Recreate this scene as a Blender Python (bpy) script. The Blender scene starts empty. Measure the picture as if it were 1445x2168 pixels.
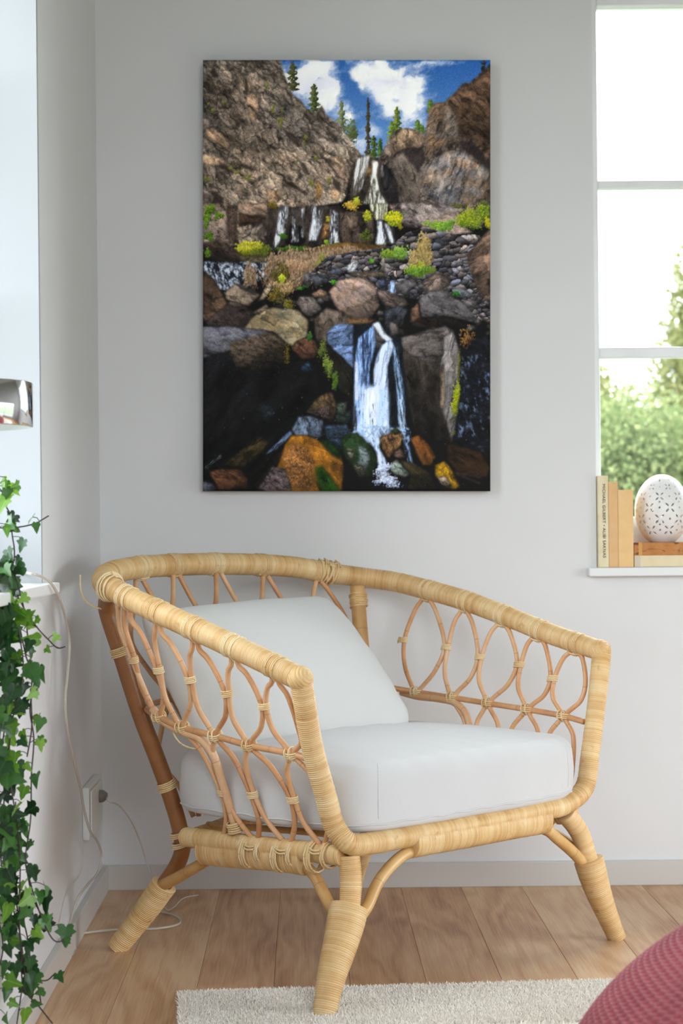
import bpy, bmesh, math, random
import numpy as np
from mathutils import Vector, Matrix

sc = bpy.context.scene
COL = sc.collection
R = math.radians
# ------------------------------------------------------------------ camera
# The back wall is the plane Y = 0, the floor Z = 0; X = 0 is straight ahead of the camera. Metres.
CAM_Y, CAM_Z, FPX, ROLL = -3.9, 0.75, 3900.0, R(0.56)
cam_d = bpy.data.cameras.new('camera'); cam = bpy.data.objects.new('camera', cam_d); COL.objects.link(cam)
cam_d.sensor_fit = 'HORIZONTAL'; cam_d.sensor_width = 36.0; cam_d.lens = FPX/1445*36.0
cam_d.shift_x = (722.5-645.0)/1445; cam_d.shift_y = (1129.0-1084.0)/1445
cam.matrix_world = Matrix.Translation((0, CAM_Y, CAM_Z)) @ Matrix.Rotation(R(90), 4, 'X') @ Matrix.Rotation(-ROLL, 4, 'Z')
cam_d.clip_start = .05; cam_d.clip_end = 200
cam_d.dof.use_dof = True; cam_d.dof.focus_distance = 3.15; cam_d.dof.aperture_fstop = 10.0
sc.camera = cam
# ------------------------------------------------------------------ world: bright overcast sky
w = bpy.data.worlds.new('overcast_sky'); sc.world = w; w.use_nodes = True
SKY = 5.5
bg = w.node_tree.nodes['Background']; bg.inputs['Color'].default_value = (.90, .95, 1.0, 1); bg.inputs['Strength'].default_value = SKY
sc.view_settings.view_transform = 'Standard'; sc.view_settings.look = 'None'; sc.view_settings.gamma = 1; sc.view_settings.use_curve_mapping = False
sc.view_settings.exposure = 0.90
def portal(name, loc, rot, sx, sy):                     # sampling portal over a window opening (gives off no light itself)
    l = bpy.data.lights.new(name, 'AREA'); l.shape = 'RECTANGLE'; l.size = sx; l.size_y = sy; l.cycles.is_portal = True
    o = bpy.data.objects.new(name, l); COL.objects.link(o); o.location = loc; o.rotation_euler = rot
# room: left wall face X = LW, right wall face X = RW, wall behind the camera at Y = FW
LW, RW, FW, CEIL = -.433, 1.9, -4.6, 2.45
W1 = (.617, 1.78, .672, 1.93)                           # window in the back wall: x0, x1, z0, z1
W2 = (-1.62, -.857, .672, 1.95)                         # window in the left wall: y0, y1, z0, z1
W3 = (-2.2, -.7, .10, 1.0)                           # unseen window in the right wall, kept low to light the lower room
W4 = (.1, 1.85, .85, 2.25)                               # unseen window added behind the camera to light the back wall: x0, x1, z0, z1
portal('portal_back', ((W1[0]+W1[1])/2, .24, (W1[2]+W1[3])/2), (R(-90), 0, 0), W1[1]-W1[0], W1[3]-W1[2])
portal('portal_left', (LW-.24, (W2[0]+W2[1])/2, (W2[2]+W2[3])/2), (0, R(-90), 0), W2[3]-W2[2], W2[1]-W2[0])
portal('portal_right', (RW+.24, (W3[0]+W3[1])/2, (W3[2]+W3[3])/2), (0, R(90), 0), W3[3]-W3[2], W3[1]-W3[0])
portal('portal_front', ((W4[0]+W4[1])/2, FW-.24, (W4[2]+W4[3])/2), (R(90), 0, 0), W4[1]-W4[0], W4[3]-W4[2])

# ------------------------------------------------------------------ measuring helpers: a sight line of the surveyed photograph met with a plane of the room
def sight(px, py):
    dx, dy = px-645.0, py-1129.0; c, s = math.cos(ROLL), math.sin(ROLL)
    return np.array([(dx*c-dy*s)/FPX, 1.0, -(dx*s+dy*c)/FPX])
EYE = np.array([0, CAM_Y, CAM_Z])
def atY(px, py, Y): r = sight(px, py); return EYE+r*(Y-EYE[1])
def atZ(px, py, Z): r = sight(px, py); return EYE+r*((Z-EYE[2])/r[2])
def atX(px, py, X): r = sight(px, py); return EYE+r*(X/r[0])

# ------------------------------------------------------------------ mesh helpers
def link(name, me, parent=None, mat=None, loc=None):
    o = bpy.data.objects.new(name, me); COL.objects.link(o)
    if mat is not None and me is not None and not me.materials:
        for m in (mat if isinstance(mat, (list, tuple)) else [mat]): me.materials.append(m)
    if parent: o.parent = parent
    if loc is not None: o.location = loc
    return o
def empty(name, loc=(0, 0, 0), rz=0):
    o = bpy.data.objects.new(name, None); COL.objects.link(o); o.location = loc; o.rotation_euler = (0, 0, rz); o.empty_display_size = .05
    return o
def tag(o, label=None, cat=None, group=None, kind=None):
    for k, v in (('label', label), ('category', cat), ('group', group), ('kind', kind)):
        if v: o[k] = v
    return o
def mesh(name, V, F, uv=None, smooth=True, mats=None):
    me = bpy.data.meshes.new(name); me.from_pydata([tuple(v) for v in V], [], [tuple(f) for f in F])
    if smooth: me.polygons.foreach_set('use_smooth', [True]*len(me.polygons))
    if uv is not None:
        l = me.uv_layers.new(name='UVMap'); vi = np.zeros(len(me.loops), int); me.loops.foreach_get('vertex_index', vi)
        l.data.foreach_set('uv', np.asarray(uv, float)[vi].ravel())
    if mats is not None: me.polygons.foreach_set('material_index', mats)
    me.update(); return me
class MB:                                               # collects shapes into one mesh
    def __init__(s): s.V = []; s.F = []; s.U = []; s.n = 0
    def add(s, V, F, U=None):
        V = np.asarray(V, float); s.V.append(V); s.F += [tuple(i+s.n for i in f) for f in F]
        s.U.append(np.zeros((len(V), 2)) if U is None else np.asarray(U, float)); s.n += len(V); return s
    def box(s, x0, x1, y0, y1, z0, z1):
        V = [(x, y, z) for z in (z0, z1) for y in (y0, y1) for x in (x0, x1)]
        return s.add(V, [(0, 2, 3, 1), (4, 5, 7, 6), (0, 1, 5, 4), (2, 6, 7, 3), (0, 4, 6, 2), (1, 3, 7, 5)])
    def me(s, name, smooth=True): return mesh(name, np.concatenate(s.V), s.F, np.concatenate(s.U), smooth)
def bevel_mesh(me, w=.002, seg=2, ang=40):
    bm = bmesh.new(); bm.from_mesh(me)
    es = [e for e in bm.edges if len(e.link_faces) == 2 and e.calc_face_angle(0) > R(ang)]
    bmesh.ops.bevel(bm, geom=es, offset=w, segments=seg, affect='EDGES', profile=.6)
    bm.to_mesh(me); bm.free(); me.polygons.foreach_set('use_smooth', [False]*len(me.polygons)); me.update(); return me
def box_obj(name, x0, x1, y0, y1, z0, z1, mat, parent=None, bev=.002):
    me = MB().box(x0, x1, y0, y1, z0, z1).me(name, False)
    if bev: bevel_mesh(me, bev)
    return link(name, me, parent, mat)
def spline(P, step):                                    # Catmull-Rom through P, resampled at a constant step
    P = np.asarray(P, float); n = len(P)
    if n == 2: D = np.linspace(P[0], P[1], 24)
    else:
        E = np.vstack([2*P[0]-P[1], P, 2*P[-1]-P[-2]]); D = []
        for i in range(1, n):
            p0, p1, p2, p3 = E[i-1], E[i], E[i+1], E[i+2]
            a, b, c = (max(np.linalg.norm(q), 1e-6)**.5 for q in (p1-p0, p2-p1, p3-p2))
            t = np.linspace(0, 1, 24, endpoint=False)[:, None]*b+a; t0, t1, t2, t3 = 0, a, a+b, a+b+c
            A1 = (t1-t)/(t1-t0)*p0+(t-t0)/(t1-t0)*p1; A2 = (t2-t)/(t2-t1)*p1+(t-t1)/(t2-t1)*p2; A3 = (t3-t)/(t3-t2)*p2+(t-t2)/(t3-t2)*p3
            B1 = (t2-t)/(t2-t0)*A1+(t-t0)/(t2-t0)*A2; B2 = (t3-t)/(t3-t1)*A2+(t-t1)/(t3-t1)*A3
            D.append((t2-t)/(t2-t1)*B1+(t-t1)/(t2-t1)*B2)
        D = np.vstack(D+[P[-1:]])
    s = np.r_[0, np.cumsum(np.linalg.norm(np.diff(D, axis=0), axis=1))]
    m = max(2, int(round(s[-1]/step))+1); q = np.linspace(0, s[-1], m)
    return np.stack([np.interp(q, s, D[:, k]) for k in range(3)], 1), q
def frames(P, up=None):
    T = np.gradient(P, axis=0); T /= np.linalg.norm(T, axis=1)[:, None]+1e-12
    N = np.zeros_like(T); u = np.array(up if up is not None else (0, 0, 1.), float)
    if up is None and abs(T[0] @ u) > .9: u = np.array([1., 0, 0])
    for i in range(len(P)):
        if up is None and i: u = N[i-1]
        n = u-T[i]*(u @ T[i]); N[i] = n/(np.linalg.norm(n)+1e-12)
    return T, N, np.cross(T, N)
def tube(P, r, step=.004, sides=12, up=None, pitch=None, amp=.0009, cap=True, rb=None, raw=False, tip=False):
    """swept tube; r a radius or a list of radii along the path (rb: second radius across 'up'). With pitch it is wound with cane: one
    rounded turn every 'pitch' metres, real relief."""
    if pitch: step = pitch/4
    C_, q = (np.asarray(P, float), None) if raw else spline(P, step)
    if raw: q = np.r_[0, np.cumsum(np.linalg.norm(np.diff(C_, axis=0), axis=1))]
    T, N, B = frames(C_, up); m = len(C_); t = q/q[-1]
    rr = np.interp(t, np.linspace(0, 1, len(r)), r) if isinstance(r, (list, tuple)) else np.full(m, float(r))
    r2 = rr if rb is None else (np.interp(t, np.linspace(0, 1, len(rb)), rb) if isinstance(rb, (list, tuple)) else np.full(m, float(rb)))
    rel = np.zeros(m)
    if pitch:
        ph = np.arange(m) % 4; turn = np.arange(m)//4
        rel = np.array([-1., .45, .75, .45])[ph]*amp + (np.random.RandomState(m).rand(m//4+2)[turn]-.5)*amp*.55
    if tip: rr = rr*np.sqrt(np.clip(1-((t-.5)*2)**8, .02, 1)); r2 = r2*np.sqrt(np.clip(1-((t-.5)*2)**8, .02, 1))
    th = np.linspace(0, 2*math.pi, sides, endpoint=False); ct, st = np.cos(th), np.sin(th)
    V = C_[:, None, :]+(rr+rel)[:, None, None]*ct[None, :, None]*N[:, None, :]+(r2+rel)[:, None, None]*st[None, :, None]*B[:, None, :]
    V = V.reshape(-1, 3); F = []
    for i in range(m-1):
        a = i*sides
        for k in range(sides): k2 = (k+1) % sides; F.append((a+k, a+k2, a+sides+k2, a+sides+k))
    U = np.stack([np.repeat(q/(pitch or .01), sides), np.tile(th/(2*math.pi), m)], 1)
    if cap: F.append(tuple(range(sides))[::-1]); F.append(tuple((m-1)*sides+k for k in range(sides)))
    return V, F, U
def coil(c, axis, ra, rb, side, turns=4, wire=.0015, pitch=.0029, tilt=0., seed=0, jit=.05):
    """a few turns of cane round an elliptical section: ra along 'side', rb across it"""
    a = np.array(axis, float); a /= np.linalg.norm(a); s = np.array(side, float); s -= a*(s @ a); s /= np.linalg.norm(s); b = np.cross(a, s)
    n = max(24, int(turns*14)); th = np.linspace(0, turns*2*math.pi, n); h = (th/(2*math.pi)-turns/2)*pitch
    rj = 1+jit*np.sin(th*1.7+seed)
    P = np.array(c)+np.outer(np.cos(th)*ra*rj, s)+np.outer(np.sin(th)*rb*rj, b)+np.outer(h+tilt*np.cos(th+seed), a)
    return tube(P, wire, sides=6, raw=True)
# ------------------------------------------------------------------ material helpers
def mat(name, base=(.8, .8, .8), rough=.6, build=None, **kw):
    m = bpy.data.materials.new(name); m.use_nodes = True; nt = m.node_tree; b = nt.nodes['Principled BSDF']
    b.inputs['Base Color'].default_value = (*base, 1); b.inputs['Roughness'].default_value = rough
    for k, v in kw.items(): b.inputs[k.replace('_', ' ')].default_value = v
    if build: build(nt, b)
    return m
def nd(nt, t, ins=None, **props):
    n = nt.nodes.new(t)
    for k, v in props.items(): setattr(n, k, v)
    for k, v in (ins or {}).items():
        if hasattr(v, 'is_output'): nt.links.new(v, n.inputs[k])
        else: n.inputs[k].default_value = v
    return n
def ramp(nt, fac, stops):
    n = nt.nodes.new('ShaderNodeValToRGB'); e = n.color_ramp.elements
    while len(e) < len(stops): e.new(.5)
    for i, (p, c) in enumerate(stops): e[i].position = p; e[i].color = (*c, 1)
    nt.links.new(fac, n.inputs['Fac']); return n.outputs['Color']
def bump(nt, b, h, strength=.3, dist=.001):
    n = nd(nt, 'ShaderNodeBump', {'Height': h, 'Strength': strength, 'Distance': dist}); nt.links.new(n.outputs['Normal'], b.inputs['Normal'])
def mixc(nt, f, a, b_, mode='MIX'):
    n = nt.nodes.new('ShaderNodeMix'); n.data_type = 'RGBA'; n.blend_type = mode
    for i, v in ((0, f), (6, a), (7, b_)):
        if hasattr(v, 'is_output'): nt.links.new(v, n.inputs[i])
        else: n.inputs[i].default_value = v if i == 0 else (*v, 1)
    return n.outputs[2]
def srgb(r, g, b): return tuple(((c/255+.055)/1.055)**2.4 if c/255 > .04045 else c/255/12.92 for c in (r, g, b))

def b_wall(nt, b):
    tc = nd(nt, 'ShaderNodeTexCoord').outputs['Object']
    n1 = nd(nt, 'ShaderNodeTexNoise', {'Vector': tc, 'Scale': 420., 'Detail': 3.}).outputs['Fac']
    n2 = nd(nt, 'ShaderNodeTexNoise', {'Vector': tc, 'Scale': 2.2, 'Detail': 2.}).outputs['Fac']
    nt.links.new(ramp(nt, n2, [(.3, (.735, .735, .748)), (.7, (.76, .76, .774))]), b.inputs['Base Color']); bump(nt, b, n1, .25, .0006)
M_wall = mat('painted_wall', rough=.85, build=b_wall)
M_ceil = mat('ceiling_paint', (.62, .62, .61), .9)
M_wall2 = mat('low_bounce_wall', (.40, .39, .38), .9)  # unseen right and front walls, made dark to cut bounced light
M_white = mat('white_gloss_paint', (.80, .81, .82), .35)
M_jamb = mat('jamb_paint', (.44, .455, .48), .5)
M_trim = mat('baseboard_paint', (.62, .595, .57), .45)
def b_wrap(nt, b):
    uv = nd(nt, 'ShaderNodeUVMap').outputs['UV']; sp = nd(nt, 'ShaderNodeSeparateXYZ', {'Vector': uv})
    fl = nd(nt, 'ShaderNodeMath', {0: sp.outputs['X']}, operation='FLOOR').outputs[0]; obj = nd(nt, 'ShaderNodeObjectInfo').outputs['Random']
    wv = nd(nt, 'ShaderNodeCombineXYZ', {'X': fl, 'Y': obj}); wn = nd(nt, 'ShaderNodeTexWhiteNoise', {'Vector': wv.outputs[0]}, noise_dimensions='3D').outputs['Value']
    grp = nd(nt, 'ShaderNodeMath', {0: sp.outputs['X'], 1: .07}, operation='MULTIPLY').outputs[0]
    gn = nd(nt, 'ShaderNodeTexNoise', {'Vector': nd(nt, 'ShaderNodeCombineXYZ', {'X': grp, 'Y': obj}).outputs[0], 'Scale': 1.6, 'Detail': 2.}).outputs['Fac']
    tc = nd(nt, 'ShaderNodeTexCoord').outputs['Object']; pn = nd(nt, 'ShaderNodeTexNoise', {'Vector': tc, 'Scale': 26., 'Detail': 4.}).outputs['Fac']
    s = nd(nt, 'ShaderNodeMath', {0: wn, 1: .30, 2: gn}, operation='MULTIPLY_ADD').outputs[0]; s = nd(nt, 'ShaderNodeMath', {0: pn, 1: .75, 2: s}, operation='MULTIPLY_ADD').outputs[0]
    c = ramp(nt, nd(nt, 'ShaderNodeMath', {0: s, 1: .52}, operation='MULTIPLY').outputs[0], [(.22, srgb(178, 128, 72)), (.40, srgb(208, 164, 106)), (.56, srgb(224, 188, 134)), (.76, srgb(236, 210, 164))])
    kn = nd(nt, 'ShaderNodeTexNoise', {'Vector': tc, 'Scale': 60., 'Detail': 2.}).outputs['Fac']
    kf = ramp(nt, kn, [(.66, (0, 0, 0)), (.76, (1, 1, 1))]); c = mixc(nt, nd(nt, 'ShaderNodeMath', {0: kf, 1: .45}, operation='MULTIPLY').outputs[0], c, srgb(166, 112, 62))
    nt.links.new(c, b.inputs['Base Color'])
M_wrap = mat('wound_cane', rough=.42, build=b_wrap)
def b_rod(c0, c1, c2):
    def f(nt, b):
        tc = nd(nt, 'ShaderNodeTexCoord').outputs['Object']; oi = nd(nt, 'ShaderNodeObjectInfo').outputs['Random']
        n = nd(nt, 'ShaderNodeTexNoise', {'Vector': tc, 'Scale': 22., 'Detail': 4.}).outputs['Fac']
        s = nd(nt, 'ShaderNodeMath', {0: oi, 1: .45, 2: n}, operation='MULTIPLY_ADD').outputs[0]
        c = ramp(nt, nd(nt, 'ShaderNodeMath', {0: s, 1: .72}, operation='MULTIPLY').outputs[0], [(.25, c0), (.5, c1), (.78, c2)])
        uv = nd(nt, 'ShaderNodeSeparateXYZ', {'Vector': nd(nt, 'ShaderNodeUVMap').outputs['UV']}).outputs['X']
        k = nd(nt, 'ShaderNodeMath', {0: nd(nt, 'ShaderNodeMath', {0: uv, 1: oi}, operation='ADD').outputs[0], 1: 9.}, operation='MODULO').outputs[0]
        kf = ramp(nt, nd(nt, 'ShaderNodeMath', {0: k, 1: .111}, operation='MULTIPLY').outputs[0], [(0., (1, 1, 1)), (.03, (0, 0, 0))])
        c = mixc(nt, nd(nt, 'ShaderNodeMath', {0: kf, 1: .5}, operation='MULTIPLY').outputs[0], c, srgb(130, 82, 44)); nt.links.new(c, b.inputs['Base Color'])
    return f
M_rod = mat('peeled_rattan', rough=.38, build=b_rod(srgb(188, 130, 84), srgb(212, 160, 114), srgb(226, 186, 146)))
M_pole = mat('rattan_pole', rough=.4, build=b_rod(srgb(184, 134, 76), srgb(204, 160, 100), srgb(222, 186, 128)))
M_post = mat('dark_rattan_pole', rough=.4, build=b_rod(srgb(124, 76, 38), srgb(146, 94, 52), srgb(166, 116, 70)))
M_tie = mat('cane_tie', rough=.4, build=b_rod(srgb(214, 176, 122), srgb(232, 202, 152), srgb(240, 218, 176)))
def b_cloth(c, sc_=900., st=.35):
    def f(nt, b):
        tc = nd(nt, 'ShaderNodeTexCoord').outputs['Object']
        n = nd(nt, 'ShaderNodeTexNoise', {'Vector': tc, 'Scale': sc_, 'Detail': 2.}).outputs['Fac']; n2 = nd(nt, 'ShaderNodeTexNoise', {'Vector': tc, 'Scale': 9., 'Detail': 3.}).outputs['Fac']
        nt.links.new(ramp(nt, n2, [(.3, tuple(v*.98 for v in c)), (.7, c)]), b.inputs['Base Color'])
        h = nd(nt, 'ShaderNodeMath', {0: n2, 1: 6., 2: n}, operation='MULTIPLY_ADD').outputs[0]; bump(nt, b, h, st, .0008)
    return f
M_cloth = mat('white_cotton', rough=.9, build=b_cloth((.61, .60, .605)), Sheen_Weight=.15)
M_linen = mat('off_white_linen', rough=.9, build=b_cloth((.64, .635, .625)), Sheen_Weight=.15)
# ---- the landscape printed on the canvas, painted procedurally in numpy (flat print) ----
def paint_print(KX):
    W, Hh = int(610*KX), int(914*KX)
    rs = np.random.RandomState(11)
    X, Y = np.meshgrid((np.arange(W)+.5)/KX, (np.arange(Hh)+.5)/KX)
    img = np.zeros((Hh, W, 3)); img[:] = (16, 15, 15)
    def vnoise(u, v, seed):
        g = np.random.RandomState(seed).rand(64, 64)
        iu, iv = np.floor(u).astype(int), np.floor(v).astype(int)
        fu, fv = u-iu, v-iv
        fu = fu*fu*(3-2*fu); fv = fv*fv*(3-2*fv)
        a, b, c, d = iu & 63, (iu+1) & 63, iv & 63, (iv+1) & 63
        return (g[c, a]*(1-fu)+g[c, b]*fu)*(1-fv)+(g[d, a]*(1-fu)+g[d, b]*fu)*fv
    def fbm(x, y, f, ang=0, st=1., oct=4, seed=1, ridge=False, gain=.55):
        a = math.radians(ang); u = (x*math.cos(a)+y*math.sin(a))*f/st; v = (-x*math.sin(a)+y*math.cos(a))*f
        s = 0; w = 1; t = 0
        for o in range(oct):
            n = vnoise(u+o*17.3, v+o*9.1, seed+o)
            if ridge: n = 1-np.abs(2*n-1)
            s = s+w*n; t += w; w *= gain; u = u*2.03; v = v*2.03
        return s/t
    def facet(x, y, size, seed=1, ang=0, st=1.):
        a = math.radians(ang); u = (x*math.cos(a)+y*math.sin(a))/size/st; v = (-x*math.sin(a)+y*math.cos(a))/size
        rr = np.random.RandomState(seed); J = rr.rand(64, 64, 5); iu, iv = np.floor(u).astype(int), np.floor(v).astype(int)
        best = np.full(x.shape, 1e9); sec = best.copy(); val = np.zeros(x.shape)
        for di in (-1, 0, 1):
            for dj in (-1, 0, 1):
                c = J[(iv+dj) & 63, (iu+di) & 63]; du = u-(iu+di+c[..., 0]); dv = v-(iv+dj+c[..., 1]); d = np.abs(du)*.6+np.abs(dv)*.6+.4*np.hypot(du, dv)
                w_ = c[..., 2]-.5+(c[..., 3]-.5)*du*.9+(c[..., 4]-.2)*dv*-.8
                m_ = d < best; sec = np.where(m_, best, np.minimum(sec, d)); val = np.where(m_, w_, val); best = np.where(m_, d, best)
        return val, sec-best
    wx = (fbm(X, Y, .06, seed=3)-.5)*9; wy = (fbm(X, Y, .06, seed=9)-.5)*9
    wx2 = (fbm(X, Y, .3, seed=5)-.5)*4; wy2 = (fbm(X, Y, .3, seed=7)-.5)*4
    def win(pts, pad=8):
        xs = [p[0] for p in pts]; ys = [p[1] for p in pts]
        x0 = max(0, int((min(xs)-pad)*KX)); x1 = min(W, int((max(xs)+pad)*KX)+1)
        y0 = max(0, int((min(ys)-pad)*KX)); y1 = min(Hh, int((max(ys)+pad)*KX)+1)
        return slice(y0, y1), slice(x0, x1)
    def mask(pts, s, rough=1.):
        x = X[s]+rough*wx[s]*.25+rough*wx2[s]*.4; y = Y[s]+rough*wy[s]*.25+rough*wy2[s]*.4
        m = np.zeros(x.shape, bool); n = len(pts)
        for i in range(n):
            (xa, ya), (xb, yb) = pts[i], pts[(i+1) % n]
            if ya == yb: continue
            m ^= ((ya > y) != (yb > y)) & (x < (xb-xa)*(y-ya)/(yb-ya)+xa)
        return m.astype(float)
    def blur(m, r):
        r = max(1, int(r*KX))
        for ax in (0, 1):
            for _ in range(2):
                c = np.cumsum(np.pad(m, [(r+1, r) if k == ax else (0, 0) for k in (0, 1)], mode='edge'), axis=ax)
                m = (np.take(c, range(2*r+1, c.shape[ax]), ax)-np.take(c, range(0, c.shape[ax]-2*r-1), ax))/(2*r+1)
        return m
    def put(s, m, col):
        img[s] = img[s]*(1-m[..., None])+np.clip(col, 0, 255)*m[..., None]
    def C(c): return np.array(c, float)
    Q = lambda q, pts: [(p[0]/4.738+(305 if q in (2, 4, 6) else 0), p[1]/4.738+305*((q-1)//2)) for p in pts]
    def rock(pts, base, amp=.5, top=1.25, bot=.6, dirn=(-.35, -1), f=.09, ang=20, st=2.5, seed=20, edge=.42, soft=.5, warm=0, rough=1.5, crack=.5, fac=.55):
        s = win(pts); m = blur(mask(pts, s, rough), soft)
        x, y = X[s], Y[s]
        d = -(x*dirn[0]+y*dirn[1]); inside = m > .5
        if not inside.any(): return
        lo, hi = d[inside].min(), d[inside].max(); t = np.clip((d-lo)/(hi-lo+1e-6), 0, 1)
        sh = top+(bot-top)*t
        n = fbm(x+wx[s], y+wy[s], f, ang, st, 5, seed)
        r = fbm(x+wx[s], y+wy[s], f*.9, ang+12, st*1.3, 4, seed+40, True)
        g = fbm(x, y, .7, 0, 1, 2, seed+80)
        em = blur(m, 3.5); e = 1-edge*np.clip((1-em)*1.6, 0, 1)
        big_ = max(math.sqrt(inside.sum())/KX, 8.); fv, fe = facet(x+wx[s]*1.8+wx2[s]*.6, y+wy[s]*1.8+wy2[s]*.6, np.clip(big_*.3, 6, 22), seed, ang, 1.9); fv2, fe2 = facet(x+wx2[s]*1.5+wx[s], y+wy2[s]*1.5+wy[s], np.clip(big_*.09, 2.6, 6), seed+3, ang+20, 2.)
        v = sh*e*(1+amp*(n-.5)*1.3+amp*.6*(g-.5)+fac*(fv*.75+fv2*.45))*(1-crack*np.clip((r-.72)*5, 0, 1))*(1-fac*.22*np.clip(1-fe*9, 0, 1))
        col = C(base)*v[..., None]
        if warm: col = col*(1+warm*((fbm(x, y, .05, seed=seed+5)-.5)[..., None])*np.array([1, .2, -.8]))
        put(s, m, col)
    def streaks(pts, col, dens=.5, ang=90, st=9., f=.32, seed=60, soft=1.5, alpha=1., back=None, gamma=1.6):
        s = win(pts); m = blur(mask(pts, s, .6), soft); x, y = X[s], Y[s]
        if back is not None: put(s, m*.85, C(back)*(.6+.8*fbm(x, y, .15, seed=seed+3))[..., None])
        n = fbm(x+wx[s]*.5, y, f, ang, st, 4, seed); n2 = fbm(x, y, f*.4, ang, st, 3, seed+9)
        k = np.clip((.55*n+.45*n2-(.62-.35*dens))*5, 0, 1)**(1/gamma)
        put(s, m*k*alpha, C(col)*(.75+.45*n)[..., None])
    def path(pts, w):
        L, R = [], []
        for i, p in enumerate(pts):
            a, b = pts[max(0, i-1)], pts[min(len(pts)-1, i+1)]
            dx, dy = b[0]-a[0], b[1]-a[1]; l = math.hypot(dx, dy)+1e-6
            ww = w[i] if isinstance(w, (list, tuple)) else w
            L.append((p[0]-dy/l*ww/2, p[1]+dx/l*ww/2)); R.append((p[0]+dy/l*ww/2, p[1]-dx/l*ww/2))
        return L+R[::-1]
    def bush(cx, cy, rx, ry, c0, c1, n=120, sz=1.3, up=0, seed=0, a=.85):
        r = np.random.RandomState(seed+int(cx*7+cy*3)); n = int(n*1.5); k = max(3, int(rx*ry/26)); bx, by = np.clip(r.randn(k)*.42, -.9, .9)*rx+cx, np.clip(r.randn(k)*.42, -.9, .9)*ry+cy
        for _ in range(n):
            q = r.randint(k); x = bx[q]+r.randn()*rx*.26; y = by[q]+r.randn()*ry*.26
            t = np.clip(.52-.45*(y-by[q])/(ry*.5)-.15*(x-bx[q])/(rx*.5)+r.randn()*.25, 0, 1); col = C(c0)*(1-t)+C(c1)*t
            w_, h_ = sz*(.35+.55*r.rand()), sz*(.35+.55*r.rand())*(1+up); sl = r.uniform(-.5, .5)*(up > 0)*h_
            for o in ((0,) if up == 0 else (-.5, 0, .5)):
                x0, x1 = int((x-w_*.6+sl*o)*KX), int((x+w_*.6+sl*o)*KX)+1; y0, y1 = int((y-h_*.6+h_*o)*KX), int((y+h_*.6+h_*o)*KX)+1
                if x0 < 0 or y0 < 0 or x1 > W or y1 > Hh or x1 <= x0 or y1 <= y0: continue
                img[y0:y1, x0:x1] = img[y0:y1, x0:x1]*(1-a)+col*a
    def conifer(x, yt, yb, w, c0, c1, n=260, seed=0, thin=1.):
        r = np.random.RandomState(seed+int(x))
        for _ in range(n):
            t = r.rand()**.75; y = yt+(yb-yt)*t; ww = w*(.12+.88*t**thin)*(.65+.35*math.sin(t*31+x)); u = r.uniform(-1, 1)
            k = np.clip(.5-.45*u+r.randn()*.3, 0, 1); col = C(c0)*(1-k)+C(c1)*k
            xx = x+u*ww; a, b = int((xx-.9)*KX), int((xx+.9)*KX)+1; c, d = int((y-.7)*KX), int((y+.9)*KX)+1
            if a < 0 or c < 0 or b > W or d > Hh: continue
            img[c:d, a:b] = img[c:d, a:b]*.15+col*.85
    # ---------------------------------------------------------------- sky
    s = (slice(0, int(235*KX)), slice(0, W)); x, y = X[s], Y[s]
    t = np.clip(y/210, 0, 1)[..., None]; img[s] = C((46, 98, 172))*(1-t)+C((112, 156, 214))*t
    cl = np.zeros(x.shape)
    for cx, cy, rx, ry, w in ((210, 40, 70, 40, 1), (268, 75, 55, 48, 1.1), (245, 10, 60, 22, .7), (360, 25, 70, 32, 1), (400, 60, 58, 42, 1.35), (372, 80, 38, 24, 1), (430, 98, 60, 34, 1), (400, 115, 40, 16, .8),
                              (440, 30, 30, 22, .6), (470, 90, 22, 18, .6), (300, 105, 26, 40, .9), (352, 150, 40, 16, .6), (330, 175, 26, 34, .6), (510, 8, 60, 6, .45), (420, 140, 60, 12, .4)):
        cl = np.maximum(cl, w*np.exp(-(((x-cx)/rx)**2+((y-cy)/ry)**2)*.72))
    for cx, cy, rx, ry, w in ((300, 34, 18, 32, .75), (318, 62, 14, 18, .8), (345, 92, 24, 12, .7), (248, 34, 16, 12, .5), (325, 105, 10, 30, .45), (560, 60, 70, 60, .8), (395, 86, 22, 6, .5)):
        cl = cl-w*np.exp(-(((x-cx)/rx)**2+((y-cy)/ry)**2))
    n = fbm(x+wx[s], y+wy[s], .035, -20, 1.5, 6, 101, gain=.6)
    k = np.clip((cl+(n-.5)*1.9-.04)*1.4, 0, 1)**1.15; br = 205+50*np.clip(k*1.1-.1+(fbm(x, y, .04, seed=130)-.5)*1.1, 0, 1)
    img[s] = img[s]*(1-k[..., None])+np.stack([br*.985, br*.99, np.minimum(br+14, 255)], -1)*k[..., None]
    # ---------------------------------------------------------------- trees on the skyline
    conifer(191, 6, 66, 15, (44, 52, 24), (108, 104, 60), 420, thin=.35); conifer(236, 52, 110, 15, (40, 52, 24), (118, 124, 72), 460, thin=.5)
    conifer(294, 88, 170, 16, (70, 84, 56), (150, 158, 120), 520, thin=.7); bush(312, 150, 14, 34, (62, 74, 42), (128, 140, 92), 260)
    bush(322, 160, 9, 24, (50, 62, 34), (100, 112, 66), 120)
    conifer(350, 82, 205, 7, (42, 40, 22), (92, 84, 50), 420, thin=.6); conifer(362, 162, 215, 11, (36, 54, 20), (110, 126, 54), 260, thin=.5); conifer(376, 166, 205, 8, (30, 56, 20), (96, 130, 50), 200, thin=.5)
    conifer(411, 101, 160, 12, (52, 76, 18), (150, 158, 60), 420, thin=.45); conifer(400, 132, 176, 12, (56, 88, 24), (150, 170, 70), 320, thin=.5)
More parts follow.
